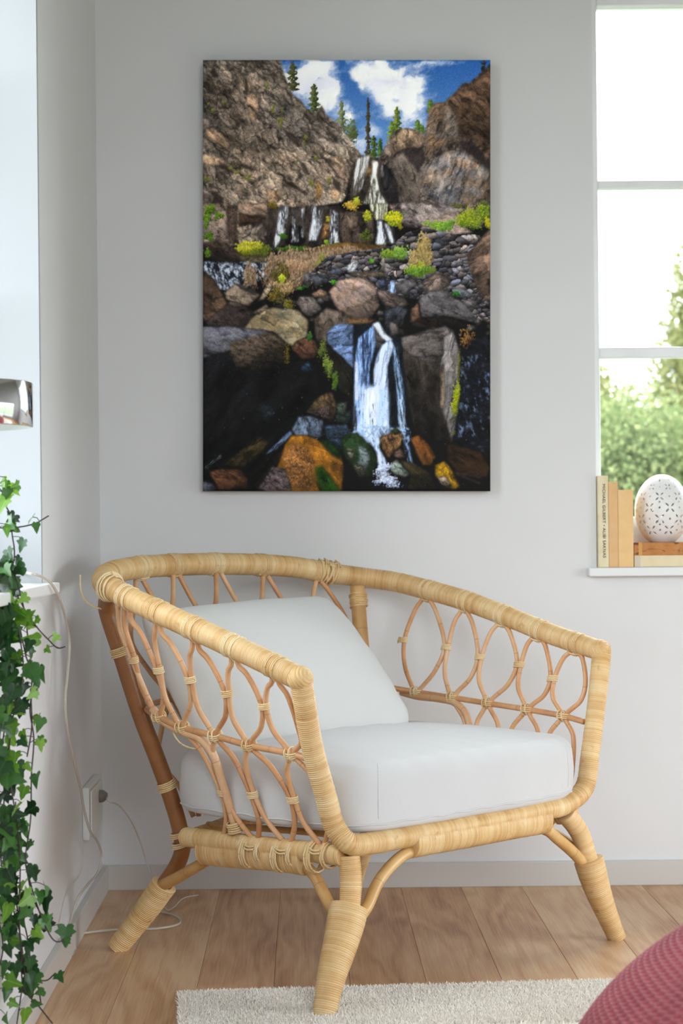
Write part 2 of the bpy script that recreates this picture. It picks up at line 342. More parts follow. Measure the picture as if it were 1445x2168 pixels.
    conifer(455, 128, 158, 11, (50, 84, 26), (124, 150, 70), 220, thin=.5); bush(468, 148, 8, 9, (50, 84, 26), (120, 146, 70), 90); conifer(482, 86, 112, 9, (52, 84, 18), (122, 150, 52), 220, thin=.5)
    bush(592, 16, 10, 8, (28, 30, 26), (60, 60, 50), 60)
    # ---------------------------------------------------------------- left cliff
    LC = [(0, -6), (163, -6), (165, 6), (172, 30), (184, 62), (194, 76), (208, 86), (222, 108), (240, 112), (252, 96), (262, 116), (276, 128), (290, 136), (302, 158), (314, 172), (326, 190), (337, 204), (330, 222), (318, 250), (314, 270), (296, 300), (240, 312), (160, 318), (140, 345), (95, 392), (0, 400)]
    s = win(LC); m = mask(LC, s, 1.6); x, y = X[s], Y[s]; xx, yy = x+wx[s]*1.6, y+wy[s]*1.6
    n = fbm(xx, yy, .03, 38, 2.5, 6, 210, gain=.62); r = fbm(xx, yy, .055, 44, 3.2, 5, 230, True); r2 = fbm(xx, yy, .12, 62, 2.2, 4, 260, True); g = fbm(x, y, .55, 30, 1.4, 3, 250)
    fv, fe = facet(xx, yy, 15, 271, 48, 2.6); fv2, fe2 = facet(xx, yy, 5.5, 272, 40, 2.2); big = fbm(x, y, .012, 30, 1.5, 3, 270)
    light = .93+.36*(n-.5)*2+.5*(g-.5)+.20*np.clip((y-40)/340, 0, 1)+.42*fv+.34*fv2
    light *= (1-.42*np.clip((r-.70)*6, 0, 1))*(1-.3*np.clip((r2-.68)*6, 0, 1))*(1-.35*np.clip(1-fe*7, 0, 1))*(1-.22*np.clip(1-fe2*4, 0, 1))
    light = light*(.72+.75*(big-.25)) + .22*np.clip((fbm(xx, yy, .1, 40, 3, 4, 281)-.6)*5, 0, 1)
    tint = fbm(x, y, .02, 30, 1.3, 4, 290)[..., None]
    put(s, blur(m, .4), (C((146, 137, 132))*(1-tint)+C((170, 146, 124))*tint)*light[..., None]*1.0)
    for pts, c in ((Q(1, [(440, 360), (530, 340), (560, 460), (520, 640), (455, 560)]), (196, 164, 138)), (Q(1, [(450, 230), (500, 160), (500, 330), (440, 360)]), (170, 148, 126)), (Q(1, [(20, 690), (120, 700), (330, 860), (240, 900), (60, 800)]), (182, 152, 126)), (Q(1, [(0, 940), (220, 1000), (340, 1080), (150, 1060), (0, 1060)]), (186, 158, 132)),
                   (Q(1, [(1150, 1210), (1210, 1290), (1180, 1420), (1140, 1420), (1130, 1280)]), (196, 152, 96)), (Q(1, [(1250, 1000), (1400, 940), (1440, 1180), (1380, 1200), (1260, 1060)]), (168, 142, 122)), (Q(1, [(640, 1300), (800, 1330), (760, 1440), (640, 1440)]), (176, 146, 118)), (Q(1, [(1330, 880), (1440, 850), (1440, 1010), (1360, 960)]), (172, 156, 140)),
                   (Q(1, [(1290, 1280), (1390, 1330), (1350, 1445), (1290, 1400)]), (196, 164, 132))):
        rock(pts, c, .5, 1.05, .85, f=.07, ang=40, seed=int(c[0]+pts[0][0]), edge=.3, soft=1.6, rough=1.8)
    for pts in (Q(1, [(60, 130), (110, 80), (170, 170), (90, 180)]), Q(1, [(150, 470), (240, 470), (250, 500), (170, 505)]), Q(1, [(340, 1040), (430, 1050), (520, 1100), (500, 1115), (380, 1080)]), Q(1, [(1290, 1170), (1380, 1250), (1395, 1340), (1330, 1300)]), Q(1, [(770, 1180), (900, 1240), (1060, 1350), (1040, 1360), (860, 1260)]), Q(1, [(150, 1000), (240, 1060), (330, 1130), (300, 1150), (180, 1090)]),
                Q(1, [(800, 700), (900, 740), (1000, 860), (960, 880), (860, 800)]), Q(1, [(1240, 660), (1360, 830), (1340, 850), (1250, 720)]), Q(1, [(960, 1000), (1050, 1090), (1070, 1180), (1010, 1090)]), Q(1, [(700, 120), (722, 120), (722, 240), (708, 240)]), Q(1, [(120, 1330), (210, 1390), (210, 1445), (90, 1445)]), Q(1, [(420, 180), (450, 200), (450, 360), (430, 350)])):
        s = win(pts); put(s, blur(mask(pts, s, 1.8), .8)*.78, C((44, 36, 32)))
    for cx, cy, rx, ry in ((166, 128, 8, 8), (163, 140, 5, 12), (220, 168, 8, 10), (148, 100, 5, 12), (137, 56, 5, 8), (19, 110, 6, 7), (12, 93, 5, 4), (46, 90, 5, 4), (268, 258, 6, 12), (232, 262, 8, 10), (100, 252, 12, 6), (12, 250, 8, 8), (240, 210, 6, 9), (70, 235, 12, 8), (168, 108, 4, 5), (200, 215, 4, 5)):
        bush(cx, cy, rx, ry, (84, 84, 44), (146, 146, 70), int(rx*ry*.9), 1., a=.6)
    # ---------------------------------------------------------------- right cliffs
    RC = [(366, 214), (380, 196), (392, 172), (405, 152), (420, 148), (434, 146), (455, 150), (470, 158), (474, 140), (478, 110), (490, 92), (512, 92), (522, 80), (536, 70), (552, 50), (562, 52), (580, 36), (598, 18), (616, 4), (616, 355), (480, 356), (420, 345), (398, 320), (390, 290), (372, 240)]
    s = win(RC); m = mask(RC, s, 1.5); x, y = X[s], Y[s]; xx, yy = x+wx[s]*1.5, y+wy[s]*1.5
    n = fbm(xx, yy, .035, 115, 1.6, 6, 310, gain=.62); r = fbm(xx, yy, .06, 130, 1.8, 5, 330, True); g = fbm(x, y, .5, 0, 1, 3, 350); r2 = fbm(xx, yy, .13, 10, 1.5, 4, 360, True)
    fv, fe = facet(xx, yy, 13, 371, 120, 1.8); fv2, fe2 = facet(xx, yy, 5, 372, 100, 1.6)
    light = .84+.4*(n-.5)*2+.45*(g-.5)+.42*fv+.34*fv2; light *= (1-.45*np.clip((r-.7)*6, 0, 1))*(1-.3*np.clip((r2-.7)*6, 0, 1))*(1-.35*np.clip(1-fe*7, 0, 1))*(1-.2*np.clip(1-fe2*4, 0, 1))
    dk = np.clip((x-490)/100-(y-60)/420, 0, 1)[..., None]
    put(s, blur(m, .4), (C((146, 128, 118))*(1-dk)+C((88, 68, 54))*dk)*light[..., None])
    for pts in (Q(2, [(500, 920), (640, 870), (760, 880), (790, 1010), (720, 1120), (690, 1180), (640, 1080), (560, 1010)]), Q(2, [(1130, 800), (1290, 850), (1430, 1030), (1430, 1130), (1300, 1000), (1150, 900)]), Q(2, [(1360, 640), (1440, 620), (1440, 900), (1390, 800)]), Q(2, [(860, 950), (990, 910), (1000, 930), (900, 980)])):
        s = win(pts); put(s, blur(mask(pts, s, 2), 1.5)*.78, C((40, 34, 36)))
    rock(Q(2, [(450, 800), (560, 700), (720, 730), (780, 820), (740, 880), (600, 880), (480, 940), (430, 980)]), (172, 146, 122), .6, 1.05, .85, f=.08, ang=60, seed=401, edge=.05, soft=2, rough=1.8)
    rock(Q(2, [(440, 1000), (560, 930), (680, 1090), (760, 1230), (700, 1440), (560, 1440), (480, 1300), (500, 1150)]), (120, 108, 100), .7, .95, .75, f=.09, ang=60, seed=402, edge=.05, soft=4, rough=2)
    rock(Q(2, [(830, 500), (900, 440), (1000, 440), (1130, 620), (1110, 800), (1020, 860), (880, 900), (800, 1000), (790, 800)]), (132, 114, 100), .8, 1., .95, f=.1, ang=120, seed=403, edge=.08, soft=3, rough=1.5, warm=.4)
    rock(Q(2, [(720, 1160), (860, 1020), (1000, 930), (1150, 920), (1300, 1010), (1420, 1150), (1430, 1300), (1250, 1445), (900, 1445), (780, 1320)]), (136, 124, 118), .8, 1.05, .85, f=.07, ang=100, seed=404, edge=.05, soft=5, rough=2.4, warm=.5)
    rock(Q(2, [(1000, 430), (1080, 350), (1130, 290), (1190, 230), (1260, 250), (1400, 120), (1445, 100), (1445, 900), (1330, 860), (1150, 760), (1100, 560)]), (96, 74, 58), 1., 1.1, .6, f=.1, ang=30, seed=405, edge=.05, soft=4, rough=2)
    rock(Q(4, [(540, 0), (900, 0), (1200, 60), (1050, 140), (760, 190), (700, 250), (570, 230), (550, 120)]), (160, 146, 142), .6, 1.05, .85, f=.08, ang=20, seed=406, edge=.25, soft=1.2)
    rock(Q(4, [(760, 180), (1100, 80), (1280, 60), (1120, 200), (1280, 290), (960, 330), (720, 300)]), (146, 126, 118), .6, 1.05, .85, f=.1, ang=10, seed=407, edge=.2, soft=1.2)
    for a, b in (((1215, 960), (1310, 1445)), ((1240, 1040), (1440, 1420)), ((1050, 1260), (1250, 1440)), ((1000, 1340), (1150, 1440)), ((1400, 1080), (1330, 1400)), ((1180, 1180), (1400, 1330))):
        p = path(Q(2, [a, ((a[0]+b[0])/2+14, (a[1]+b[1])/2-10), b]), .9); s = win(p); put(s, blur(mask(p, s, .8), .3)*.8, C((46, 38, 36)))
    # ---------------------------------------------------------------- upper fall and gully
    rock(Q(2, [(40, 1060), (150, 960), (250, 980), (330, 1020), (420, 1110), (480, 1220), (470, 1445), (20, 1445), (0, 1300)]), (66, 58, 52), .8, 1.2, .7, f=.1, ang=80, seed=411, edge=.2, soft=1)
    rock(Q(2, [(340, 1040), (440, 1090), (500, 1230), (530, 1445), (420, 1445), (340, 1230)]), (44, 40, 42), .7, 1., .8, ang=80, seed=412)
    rock(Q(2, [(190, 1100), (250, 1060), (250, 1180), (200, 1200)]), (130, 104, 62), .6, seed=413)
    streaks(Q(2, [(110, 990), (230, 960), (200, 1120), (150, 1300), (60, 1380), (70, 1180)]), (214, 212, 212), .5, 100, 9, .4, 421, back=(92, 86, 80))
    streaks(Q(2, [(100, 1010), (140, 985), (110, 1180), (75, 1200)]), (250, 250, 252), .8, 100, 8, .5, 431)
    streaks(Q(2, [(260, 1020), (310, 1030), (300, 1180), (330, 1330), (400, 1445), (170, 1445), (230, 1300), (240, 1150)]), (240, 240, 238), .6, 90, 6, .4, 422, back=(104, 98, 84))
    streaks(Q(2, [(262, 1020), (305, 1025), (290, 1190), (255, 1190)]), (255, 255, 255), .85, 90, 8, .5, 432)
    streaks(Q(2, [(340, 1050), (356, 1060), (365, 1180), (350, 1180)]), (220, 224, 226), .7, 90, 8, .5, 433)
    streaks(Q(4, [(230, 0), (410, 0), (400, 170), (290, 170), (250, 80)]), (222, 222, 206), .5, 90, 7, .4, 423, back=(110, 102, 76))
    # ---------------------------------------------------------------- middle ledge with the curtain of falls
    rock([(88, 322), (160, 312), (290, 309), (300, 330), (300, 400), (250, 415), (130, 412)], (58, 50, 46), .8, 1.3, .7, f=.08, ang=85, seed=441, edge=.2)
    rock(Q(3, [(360, 0), (650, 0), (660, 130), (560, 110), (430, 150), (350, 60)]), (156, 132, 116), .5, 1.1, .85, seed=442, edge=.3)
    rock(Q(3, [(360, 100), (520, 120), (660, 150), (480, 210), (360, 240)]), (76, 58, 46), .5, 1., .8, seed=443)
    rock(Q(3, [(400, 290), (600, 190), (660, 330), (620, 390), (480, 330)]), (142, 128, 118), .5, 1.1, .7, ang=100, seed=444)
    rock(Q(3, [(380, 360), (520, 300), (640, 390), (600, 440), (400, 420)]), (150, 136, 120), .8, 1.1, .7, f=.2, seed=445)
    rock(Q(3, [(20, 130), (240, 60), (270, 390), (130, 380), (40, 330)]), (152, 132, 122), .5, 1., .9, seed=446, edge=.3)
    rock(Q(3, [(240, 20), (350, 20), (340, 250), (360, 400), (270, 400)]), (92, 76, 66), .9, 1., .8, f=.15, ang=85, seed=447)
    rock(Q(3, [(1190, 190), (1280, 200), (1270, 350), (1190, 360)]), (150, 112, 70), .6, 1., .8, ang=90, seed=448)
    rock(Q(3, [(870, 220), (1000, 230), (1030, 370), (960, 440), (860, 420)]), (22, 22, 24), .6, 1., .8, seed=449)
    rock(Q(4, [(-70, 80), (260, 80), (290, 330), (250, 430), (-60, 430)]), (98, 84, 74), 1., 1.25, .6, f=.12, ang=90, seed=450)
    rock(Q(4, [(110, 90), (200, 110), (200, 330), (120, 300)]), (44, 40, 40), .7, seed=451); rock(Q(4, [(0, 130), (90, 110), (100, 250), (20, 260)]), (158, 134, 118), .6, seed=452)
    rock(Q(4, [(300, 160), (470, 200), (500, 400), (280, 430)]), (60, 56, 56), .7, 1., .8, ang=80, seed=453)
    for q, pts, d, sd in ((3, [(780, 10), (860, 30), (830, 270), (760, 400), (700, 480), (740, 250)], .56, 461), (3, [(900, 60), (945, 40), (940, 200), (960, 380), (880, 390), (900, 200)], .42, 462), (3, [(1095, 30), (1135, 30), (1145, 180), (1190, 70), (1200, 200), (1140, 370), (1060, 370), (1090, 180)], .62, 463),
                          (3, [(1290, 50), (1350, 100), (1360, 350), (1390, 480), (1310, 490), (1270, 380), (1280, 150)], .58, 464), (4, [(305, 170), (350, 180), (390, 340), (390, 430), (290, 430), (310, 300)], .74, 465), (4, [(375, 195), (420, 215), (480, 400), (440, 400)], .85, 466), (3, [(990, 60), (1020, 40), (1000, 180), (1010, 340), (990, 340)], .45, 467), (3, [(1160, 60), (1200, 70), (1190, 210), (1160, 260)], .7, 470)):
        streaks(Q(q, pts), (226, 232, 244), d, 92, 6, .5, sd, back=(66, 64, 70), soft=1.6)
    streaks(Q(3, [(1320, 420), (1390, 430), (1380, 500), (1310, 500)]), (244, 246, 252), 1.1, 90, 2, .4, 471)
    # vegetation around the ledge
    bush(152, 309, 11, 8, (66, 60, 18), (140, 118, 34), 160); bush(314, 308, 15, 9, (150, 120, 30), (216, 186, 84), 240); bush(326, 304, 8, 11, (120, 120, 16), (206, 206, 60), 150); bush(349, 330, 9, 12, (104, 110, 14), (200, 204, 50), 200)
    bush(402, 340, 20, 12, (80, 110, 14), (214, 206, 44), 420, 1.2, 1); bush(404, 336, 17, 6, (170, 170, 24), (226, 214, 50), 160, 1.1, 1.2); bush(420, 352, 8, 8, (90, 84, 20), (160, 150, 40), 80)
    bush(498, 352, 24, 11, (84, 112, 28), (150, 190, 70), 380); bush(522, 352, 14, 11, (70, 98, 34), (126, 170, 62), 200)
    bush(562, 340, 25, 19, (62, 92, 22), (176, 178, 44), 700, 1.3); bush(594, 328, 16, 20, (60, 86, 22), (156, 168, 46), 360, 1.3); bush(603, 345, 8, 12, (120, 124, 16), (200, 188, 40), 120)
    bush(546, 310, 18, 5, (60, 64, 36), (108, 104, 60), 120); bush(600, 306, 8, 6, (60, 72, 36), (108, 116, 60), 60)
    bush(16, 322, 13, 15, (44, 72, 16), (126, 158, 36), 260, 1.2); bush(36, 326, 10, 10, (50, 78, 18), (120, 152, 40), 130, 1.2); bush(12, 342, 8, 12, (50, 78, 18), (120, 152, 40), 110, 1.2); bush(12, 378, 11, 11, (40, 70, 14), (104, 144, 30), 140, 1.2)
    bush(92, 402, 24, 13, (90, 100, 14), (206, 204, 50), 520, 1.1, 1); bush(124, 404, 22, 12, (64, 78, 22), (124, 130, 44), 300, 1.1, 1); bush(100, 392, 22, 9, (150, 148, 30), (222, 212, 80), 160, 1.1, 1)
    bush(190, 400, 26, 7, (40, 66, 16), (90, 126, 34), 260); bush(172, 372, 10, 6, (40, 80, 20), (80, 130, 40), 60); bush(262, 388, 6, 6, (90, 120, 20), (160, 180, 40), 40); bush(264, 340, 6, 6, (110, 100, 20), (190, 180, 40), 40); bush(264, 400, 22, 8, (96, 110, 40), (150, 160, 66), 200, 1.1, 1)
    bush(346, 375, 14, 12, (40, 50, 16), (104, 112, 40), 130)
    # pool under the falls
    rock([(240, 398), (300, 386), (390, 392), (380, 412), (300, 420), (230, 416)], (128, 96, 54), .6, 1., .8, f=.15, ang=0, st=3, seed=472, crack=.2)
    # ---------------------------------------------------------------- left pool, cascades, dry grass
    rock(Q(3, [(0, 400), (130, 370), (260, 400), (420, 530), (420, 590), (0, 590)]), (52, 42, 38), .6, 1.6, .3, dirn=(.5, -1), seed=473); rock(Q(3, [(130, 370), (170, 380), (225, 520), (200, 520)]), (104, 92, 84), .4, seed=474)
    rock(Q(3, [(340, 520), (720, 520), (700, 600), (420, 600)]), (92, 82, 62), .5, seed=475, ang=0); bush(8, 408, 9, 10, (50, 80, 20), (110, 150, 40), 80)
    streaks(Q(3, [(0, 585), (660, 595), (640, 720), (420, 860), (180, 860), (0, 690)]), (186, 196, 214), .5, 60, 2., .35, 476, back=(34, 38, 50))
    streaks(Q(3, [(680, 540), (770, 540), (740, 600), (690, 600)]), (210, 222, 240), .9, 90, 2, .3, 477)
    for cx, cy, rx, ry, nn in ((200, 425, 45, 22, 900), (245, 425, 40, 20, 800), (150, 448, 22, 28, 420), (100, 460, 14, 26, 240), (215, 452, 34, 24, 520), (255, 440, 26, 16, 300), (180, 470, 28, 20, 300), (300, 405, 30, 9, 240)):
        bush(cx, cy, rx, ry, (84, 68, 50), (178, 150, 124), nn, 1.1, 2.2, a=.7)
    bush(195, 436, 22, 14, (130, 100, 76), (206, 172, 140), 160, 1., 2.); bush(254, 432, 14, 14, (96, 96, 40), (150, 150, 70), 110, 1, 2); bush(170, 452, 20, 20, (64, 58, 24), (120, 108, 50), 160, 1, 2)
    # ---------------------------------------------------------------- talus: Voronoi stones
    TL = [(262, 418), (330, 404), (400, 396), (432, 366), (470, 356), (520, 368), (585, 372), (600, 400), (575, 470), (612, 520), (612, 560), (500, 520), (420, 500), (300, 478), (262, 470), (210, 470)]
    s = win(TL); m = mask(TL, s); x, y = X[s]+wx[s]*.3, Y[s]+wy[s]*.3
    N = 620; sx = rs.uniform(205, 616, N); sy = 354+(rs.rand(N)**.8)*212; d1 = np.full(x.shape, 1e9); d2 = d1.copy(); idx = np.zeros(x.shape, int)
    for i in range(N):
        sc = 6/(4+(sy[i]-350)*.05); dx, dy = (x-sx[i])*.75*sc, (y-sy[i])*1.35*sc; aa_ = i*2.4; ca_, sa_ = math.cos(aa_), math.sin(aa_); p_, q_ = dx*ca_+dy*sa_, -dx*sa_+dy*ca_; d = (np.abs(p_)*.75+np.abs(q_)*1.3+.35*np.hypot(p_, q_))**2
        c = d < d1; d2 = np.where(c, d1, np.minimum(d2, d)); idx = np.where(c, i, idx); d1 = np.where(c, d, d1)
    e = np.clip((np.sqrt(d2)-np.sqrt(d1)-.25)*.7, 0, 1); lum = rs.uniform(.45, 1.25, N)[idx]; up = np.clip(1.05-(y-sy[idx])*.10-(x-sx[idx])*.02, .35, 1.5)
    bl = rs.rand(N)[idx][..., None]; put(s, m, (C((84, 84, 96))*bl+C((112, 102, 98))*(1-bl))*(lum*up*(.12+.88*e)*(.8+.4*fbm(x, y, .3, seed=480)))[..., None])
    streaks([(306, 436), (320, 428), (330, 436), (318, 448), (305, 446)], (224, 228, 236), .7, 120, 3, .5, 481)
    rock([(313, 452), (350, 448), (386, 449), (385, 459), (350, 461), (315, 458)], (140, 122, 106), .5, 1.2, .7, ang=0, st=6, seed=482); rock([(378, 416), (385, 414), (386, 448), (380, 450)], (160, 148, 136), .4, ang=90, st=5, seed=483)
    for cx, cy, rx, ry, c0, c1, nn in ((420, 410, 18, 12, (66, 100, 30), (150, 184, 84), 280), (392, 412, 14, 12, (64, 92, 22), (140, 160, 60), 200), (455, 440, 20, 17, (92, 110, 20), (176, 186, 66), 380), (470, 402, 17, 28, (116, 98, 54), (188, 164, 108), 460), (448, 416, 12, 16, (120, 100, 60), (190, 168, 110), 160), (455, 448, 26, 10, (60, 92, 24), (120, 156, 54), 180), (358, 424, 6, 4, (60, 110, 24), (110, 170, 50), 40), (486, 444, 9, 6, (70, 84, 30), (120, 130, 50), 50)):
        bush(cx, cy, rx, ry, c0, c1, nn, 1.1, .8, a=.8)
    for i in range(170):
        q = rs.rand(); xx_ = rs.uniform(120, 612); yy_ = 462+q*130; z_ = rs.uniform(4, 11); t_ = rs.uniform(0, 3)
        if xx_ < 230 and yy_ < 500: continue
        rock([(xx_+z_*math.cos(t_+k*1.2566+rs.uniform(-.3, .3)), yy_+z_*.75*math.sin(t_+k*1.2566)) for k in range(5)], np.array((92, 90, 94))*rs.uniform(.5, 1.25)+np.array((14, 4, -6))*rs.rand(), .6, 1.25, .6, f=.15, seed=700+i, edge=.5, ang=rs.uniform(-40, 40))
    # ---------------------------------------------------------------- mid boulders
    rock(Q(3, [(0, 680), (80, 720), (180, 860), (270, 1040), (150, 1140), (0, 1180)]), (84, 66, 54), .5, .75, 1.15, dirn=(-.2, -1), seed=501)
    rock(Q(3, [(210, 890), (330, 800), (470, 850), (580, 910), (470, 1030), (380, 1000), (250, 970)]), (140, 124, 108), .45, 1.25, .75, seed=502)
    rock(Q(3, [(330, 800), (480, 850), (580, 910), (470, 890), (380, 860)]), (88, 82, 82), .4, seed=503)
    rock(Q(3, [(20, 1190), (260, 990), (400, 1010), (520, 1080), (520, 1260), (300, 1250), (60, 1230)]), (68, 58, 56), .6, 1.2, .6, seed=504)
    rock(Q(3, [(250, 980), (380, 1000), (410, 1030), (300, 1040)]), (112, 98, 88), .4, seed=505)
    rock(Q(3, [(490, 1150), (620, 1050), (800, 1030), (960, 1070), (1060, 1170), (1050, 1330), (900, 1430), (700, 1300), (400, 1280)]), (150, 136, 110), .45, 1.0, 1.02, f=.05, ang=10, seed=506, edge=.3, warm=.2, crack=.2)
    rock(Q(3, [(490, 1100), (640, 1010), (660, 1040), (560, 1120)]), (136, 118, 104), .5, seed=507)
    rock(Q(3, [(680, 910), (800, 930), (820, 1060), (720, 1040)]), (58, 54, 58), .5, seed=508)
    rock(Q(3, [(930, 990), (980, 920), (1110, 930), (1200, 1060), (1080, 1140), (1020, 1110)]), (118, 108, 104), .45, 1.25, .7, seed=509)
    rock(Q(3, [(1080, 910), (1180, 850), (1270, 900), (1230, 940), (1120, 940)]), (142, 116, 98), .5, seed=510)
    rock(Q(3, [(560, 980), (640, 820), (700, 790), (680, 880), (620, 960)]), (196, 176, 148), .6, seed=511, f=.2)
    bush(168, 492, 22, 20, (58, 52, 20), (146, 132, 60), 330, 1.2); bush(150, 508, 12, 10, (66, 58, 20), (150, 120, 50), 100); bush(186, 518, 14, 8, (70, 66, 20), (140, 130, 50), 110); bush(172, 478, 22, 12, (120, 96, 66), (206, 176, 130), 140, 1.1, 1)
    bush(169, 455, 7, 14, (150, 160, 30), (232, 236, 90), 70); bush(215, 482, 10, 5, (36, 80, 20), (80, 140, 40), 70); bush(279, 470, 7, 7, (30, 90, 20), (90, 170, 40), 70); bush(247, 475, 6, 5, (40, 84, 20), (90, 150, 50), 40)
    rock(Q(3, [(1020, 700), (1070, 680), (1090, 820), (1000, 820)]), (110, 106, 110), .5, seed=512); rock(Q(3, [(1080, 710), (1280, 700), (1260, 800), (1120, 840)]), (88, 90, 100), .5, seed=513); rock(Q(3, [(1250, 650), (1390, 640), (1400, 720), (1290, 720)]), (92, 94, 108), .5, seed=514)
    rock(Q(4, [(-180, 880), (-90, 770), (50, 740), (180, 735), (270, 800), (300, 880), (330, 1020), (250, 1140), (130, 1170), (-60, 1120), (-130, 1000)]), (150, 128, 118), .45, 1.2, .55, f=.06, seed=521, warm=.15)
    rock(Q(4, [(290, 770), (380, 760), (410, 830), (340, 850)]), (70, 78, 96), .4, seed=522); streaks(Q(4, [(430, 780), (480, 770), (490, 900), (420, 910)]), (176, 200, 240), .7, 90, 6, .5, 523, back=(50, 62, 90))
    rock(Q(4, [(490, 800), (620, 760), (720, 800), (600, 900), (510, 900)]), (102, 98, 100), .5, seed=524); rock(Q(4, [(300, 870), (400, 870), (590, 950), (620, 1010), (520, 1060), (400, 1040), (330, 960)]), (112, 98, 92), .6, 1.2, .6, ang=18, st=5, seed=525)
    rock(Q(4, [(760, 800), (880, 690), (1030, 740), (1040, 820), (940, 880), (780, 890)]), (132, 114, 106), .45, 1.2, .75, ang=-35, seed=526); rock(Q(4, [(930, 690), (1040, 740), (1030, 820), (960, 860)]), (96, 84, 80), .4, seed=527)
    rock(Q(4, [(710, 960), (830, 880), (1000, 870), (1050, 930), (1200, 1010), (1310, 1170), (1240, 1190), (1000, 1130), (740, 1140)]), (92, 88, 90), .5, 1.25, .8, f=.06, ang=15, seed=528); rock(Q(4, [(620, 1130), (720, 970), (750, 1140), (1000, 1130), (1250, 1190), (1180, 1250), (900, 1240), (650, 1240)]), (44, 36, 32), .5, 1.1, .5, seed=529); rock(Q(4, [(640, 1060), (710, 1000), (740, 1140), (640, 1210)]), (120, 92, 74), .5, seed=530)
    rock(Q(4, [(1040, 830), (1200, 860), (1260, 940), (1130, 950)]), (112, 114, 122), .6, f=.2, seed=531); bush(535, 497, 10, 6, (20, 70, 20), (60, 130, 40), 60)
    rock(Q(4, [(1200, 520), (1320, 370), (1445, 240), (1445, 980), (1330, 930), (1260, 740)]), (120, 98, 84), .55, 1.1, .7, f=.05, ang=-50, seed=532); rock(Q(4, [(1140, 960), (1290, 970), (1290, 1040), (1210, 1050)]), (112, 106, 108), .4, seed=533)
    rock(Q(4, [(1250, 1040), (1420, 1180), (1400, 1200), (1260, 1060)]), (130, 108, 88), .4, seed=534)
    # ---------------------------------------------------------------- big left boulder
    rock([(0, 565), (62, 568), (120, 572), (150, 576), (186, 608), (196, 630), (240, 650), (246, 720), (210, 770), (170, 800), (130, 850), (90, 880), (0, 914)], (20, 20, 22), 1.3, 1.2, .6, f=.05, ang=-55, st=3, seed=541, edge=0, crack=0)
    rock([(0, 566), (60, 565), (130, 572), (146, 580), (104, 600), (55, 618), (0, 632)], (124, 124, 136), .55, 1.2, .75, f=.05, ang=8, st=4, seed=542); rock([(55, 600), (100, 588), (140, 577), (178, 600), (186, 640), (140, 660), (70, 655)], (112, 96, 82), .9, 1., .18, f=.2, seed=543, soft=4, edge=.2)
    bush(178, 628, 8, 28, (60, 52, 14), (130, 112, 30), 60, .7); rock(Q(5, [(975, 200), (1060, 130), (1120, 240), (1000, 250)]), (46, 62, 84), .8, seed=544)
    rock(Q(5, [(560, 560), (720, 560), (720, 720), (600, 760)]), (38, 46, 52), .9, 1., .8, seed=545, soft=6, f=.2); bush(110, 650, 70, 30, (10, 14, 18), (52, 56, 58), 60, .6)
    rock([(188, 610), (202, 595), (216, 588), (238, 594), (250, 612), (238, 632), (208, 634)], (104, 72, 56), .5, 1.15, .55, seed=546)
    # slabs left of the fall
    rock([(236, 548), (262, 525), (300, 534), (318, 560), (262, 600), (240, 600)], (98, 86, 78), .6, 1.2, .7, f=.12, ang=70, seed=547)
    rock([(262, 580), (280, 560), (322, 560), (335, 590), (331, 652), (318, 656), (290, 626), (264, 606)], (108, 130, 172), .6, 1.2, .8, f=.09, ang=-30, st=2, seed=548)
    rock([(234, 590), (262, 596), (322, 660), (324, 735), (304, 712), (270, 680)], (34, 34, 28), .7, 1.2, .6, ang=55, st=4, seed=549)
    bush(252, 606, 10, 18, (48, 62, 24), (120, 128, 62), 170); bush(266, 645, 10, 24, (54, 72, 22), (138, 152, 66), 300, 1.1); bush(280, 684, 8, 18, (40, 64, 18), (96, 124, 44), 150); bush(228, 582, 5, 14, (24, 60, 24), (70, 120, 50), 60)
    # ---------------------------------------------------------------- big right block
    rock([(420, 590), (470, 574), (514, 564), (530, 572), (541, 604), (546, 660), (540, 740), (528, 815), (508, 808), (452, 796), (428, 700), (404, 640), (405, 604)], (44, 39, 35), .9, 1.5, .5, f=.08, ang=75, seed=551, edge=.1, crack=.2)
    rock([(418, 590), (470, 574), (514, 564), (524, 576), (510, 650), (470, 640), (440, 624), (412, 606)], (104, 96, 94), .55, 1.15, .55, f=.06, ang=-15, st=3, seed=552, soft=2)
    rock([(510, 585), (530, 574), (541, 606), (545, 660), (540, 740), (528, 812), (512, 760), (503, 730), (504, 660)], (128, 122, 122), .45, 1.1, .75, f=.1, ang=92, st=6, seed=553); rock([(503, 660), (512, 640), (512, 740), (503, 735)], (150, 130, 108), .4, 1, .9, ang=90, st=6, seed=554)
    bush(537, 720, 9, 36, (96, 104, 6), (166, 172, 26), 420, 1.2); bush(542, 650, 4, 40, (70, 70, 16), (120, 116, 36), 110); bush(543, 792, 12, 9, (50, 60, 14), (90, 100, 30), 90)
    # black wet gully on the right
    rock([(545, 600), (616, 580), (616, 830), (530, 815), (545, 700)], (20, 22, 28), .9, 1., .9, f=.15, seed=555, edge=0)
    streaks([(545, 630), (612, 620), (612, 800), (540, 800)], (110, 130, 164), .16, 70, 2., .25, 556, alpha=.8)
    for i in range(26): xx_, yy_ = rs.uniform(548, 606), rs.uniform(640, 830); rock([(xx_-6, yy_), (xx_, yy_-5), (xx_+7, yy_-1), (xx_+3, yy_+5)], (54, 58, 72), .8, seed=600+i)
    bush(560, 586, 14, 22, (70, 40, 24), (150, 116, 60), 90, .8, 1, a=.7)
    # ---------------------------------------------------------------- the main fall
    rock([(318, 560), (372, 556), (420, 590), (432, 700), (436, 800), (340, 810), (318, 700)], (24, 30, 38), .7, 1., .8, ang=90, seed=561, edge=0)
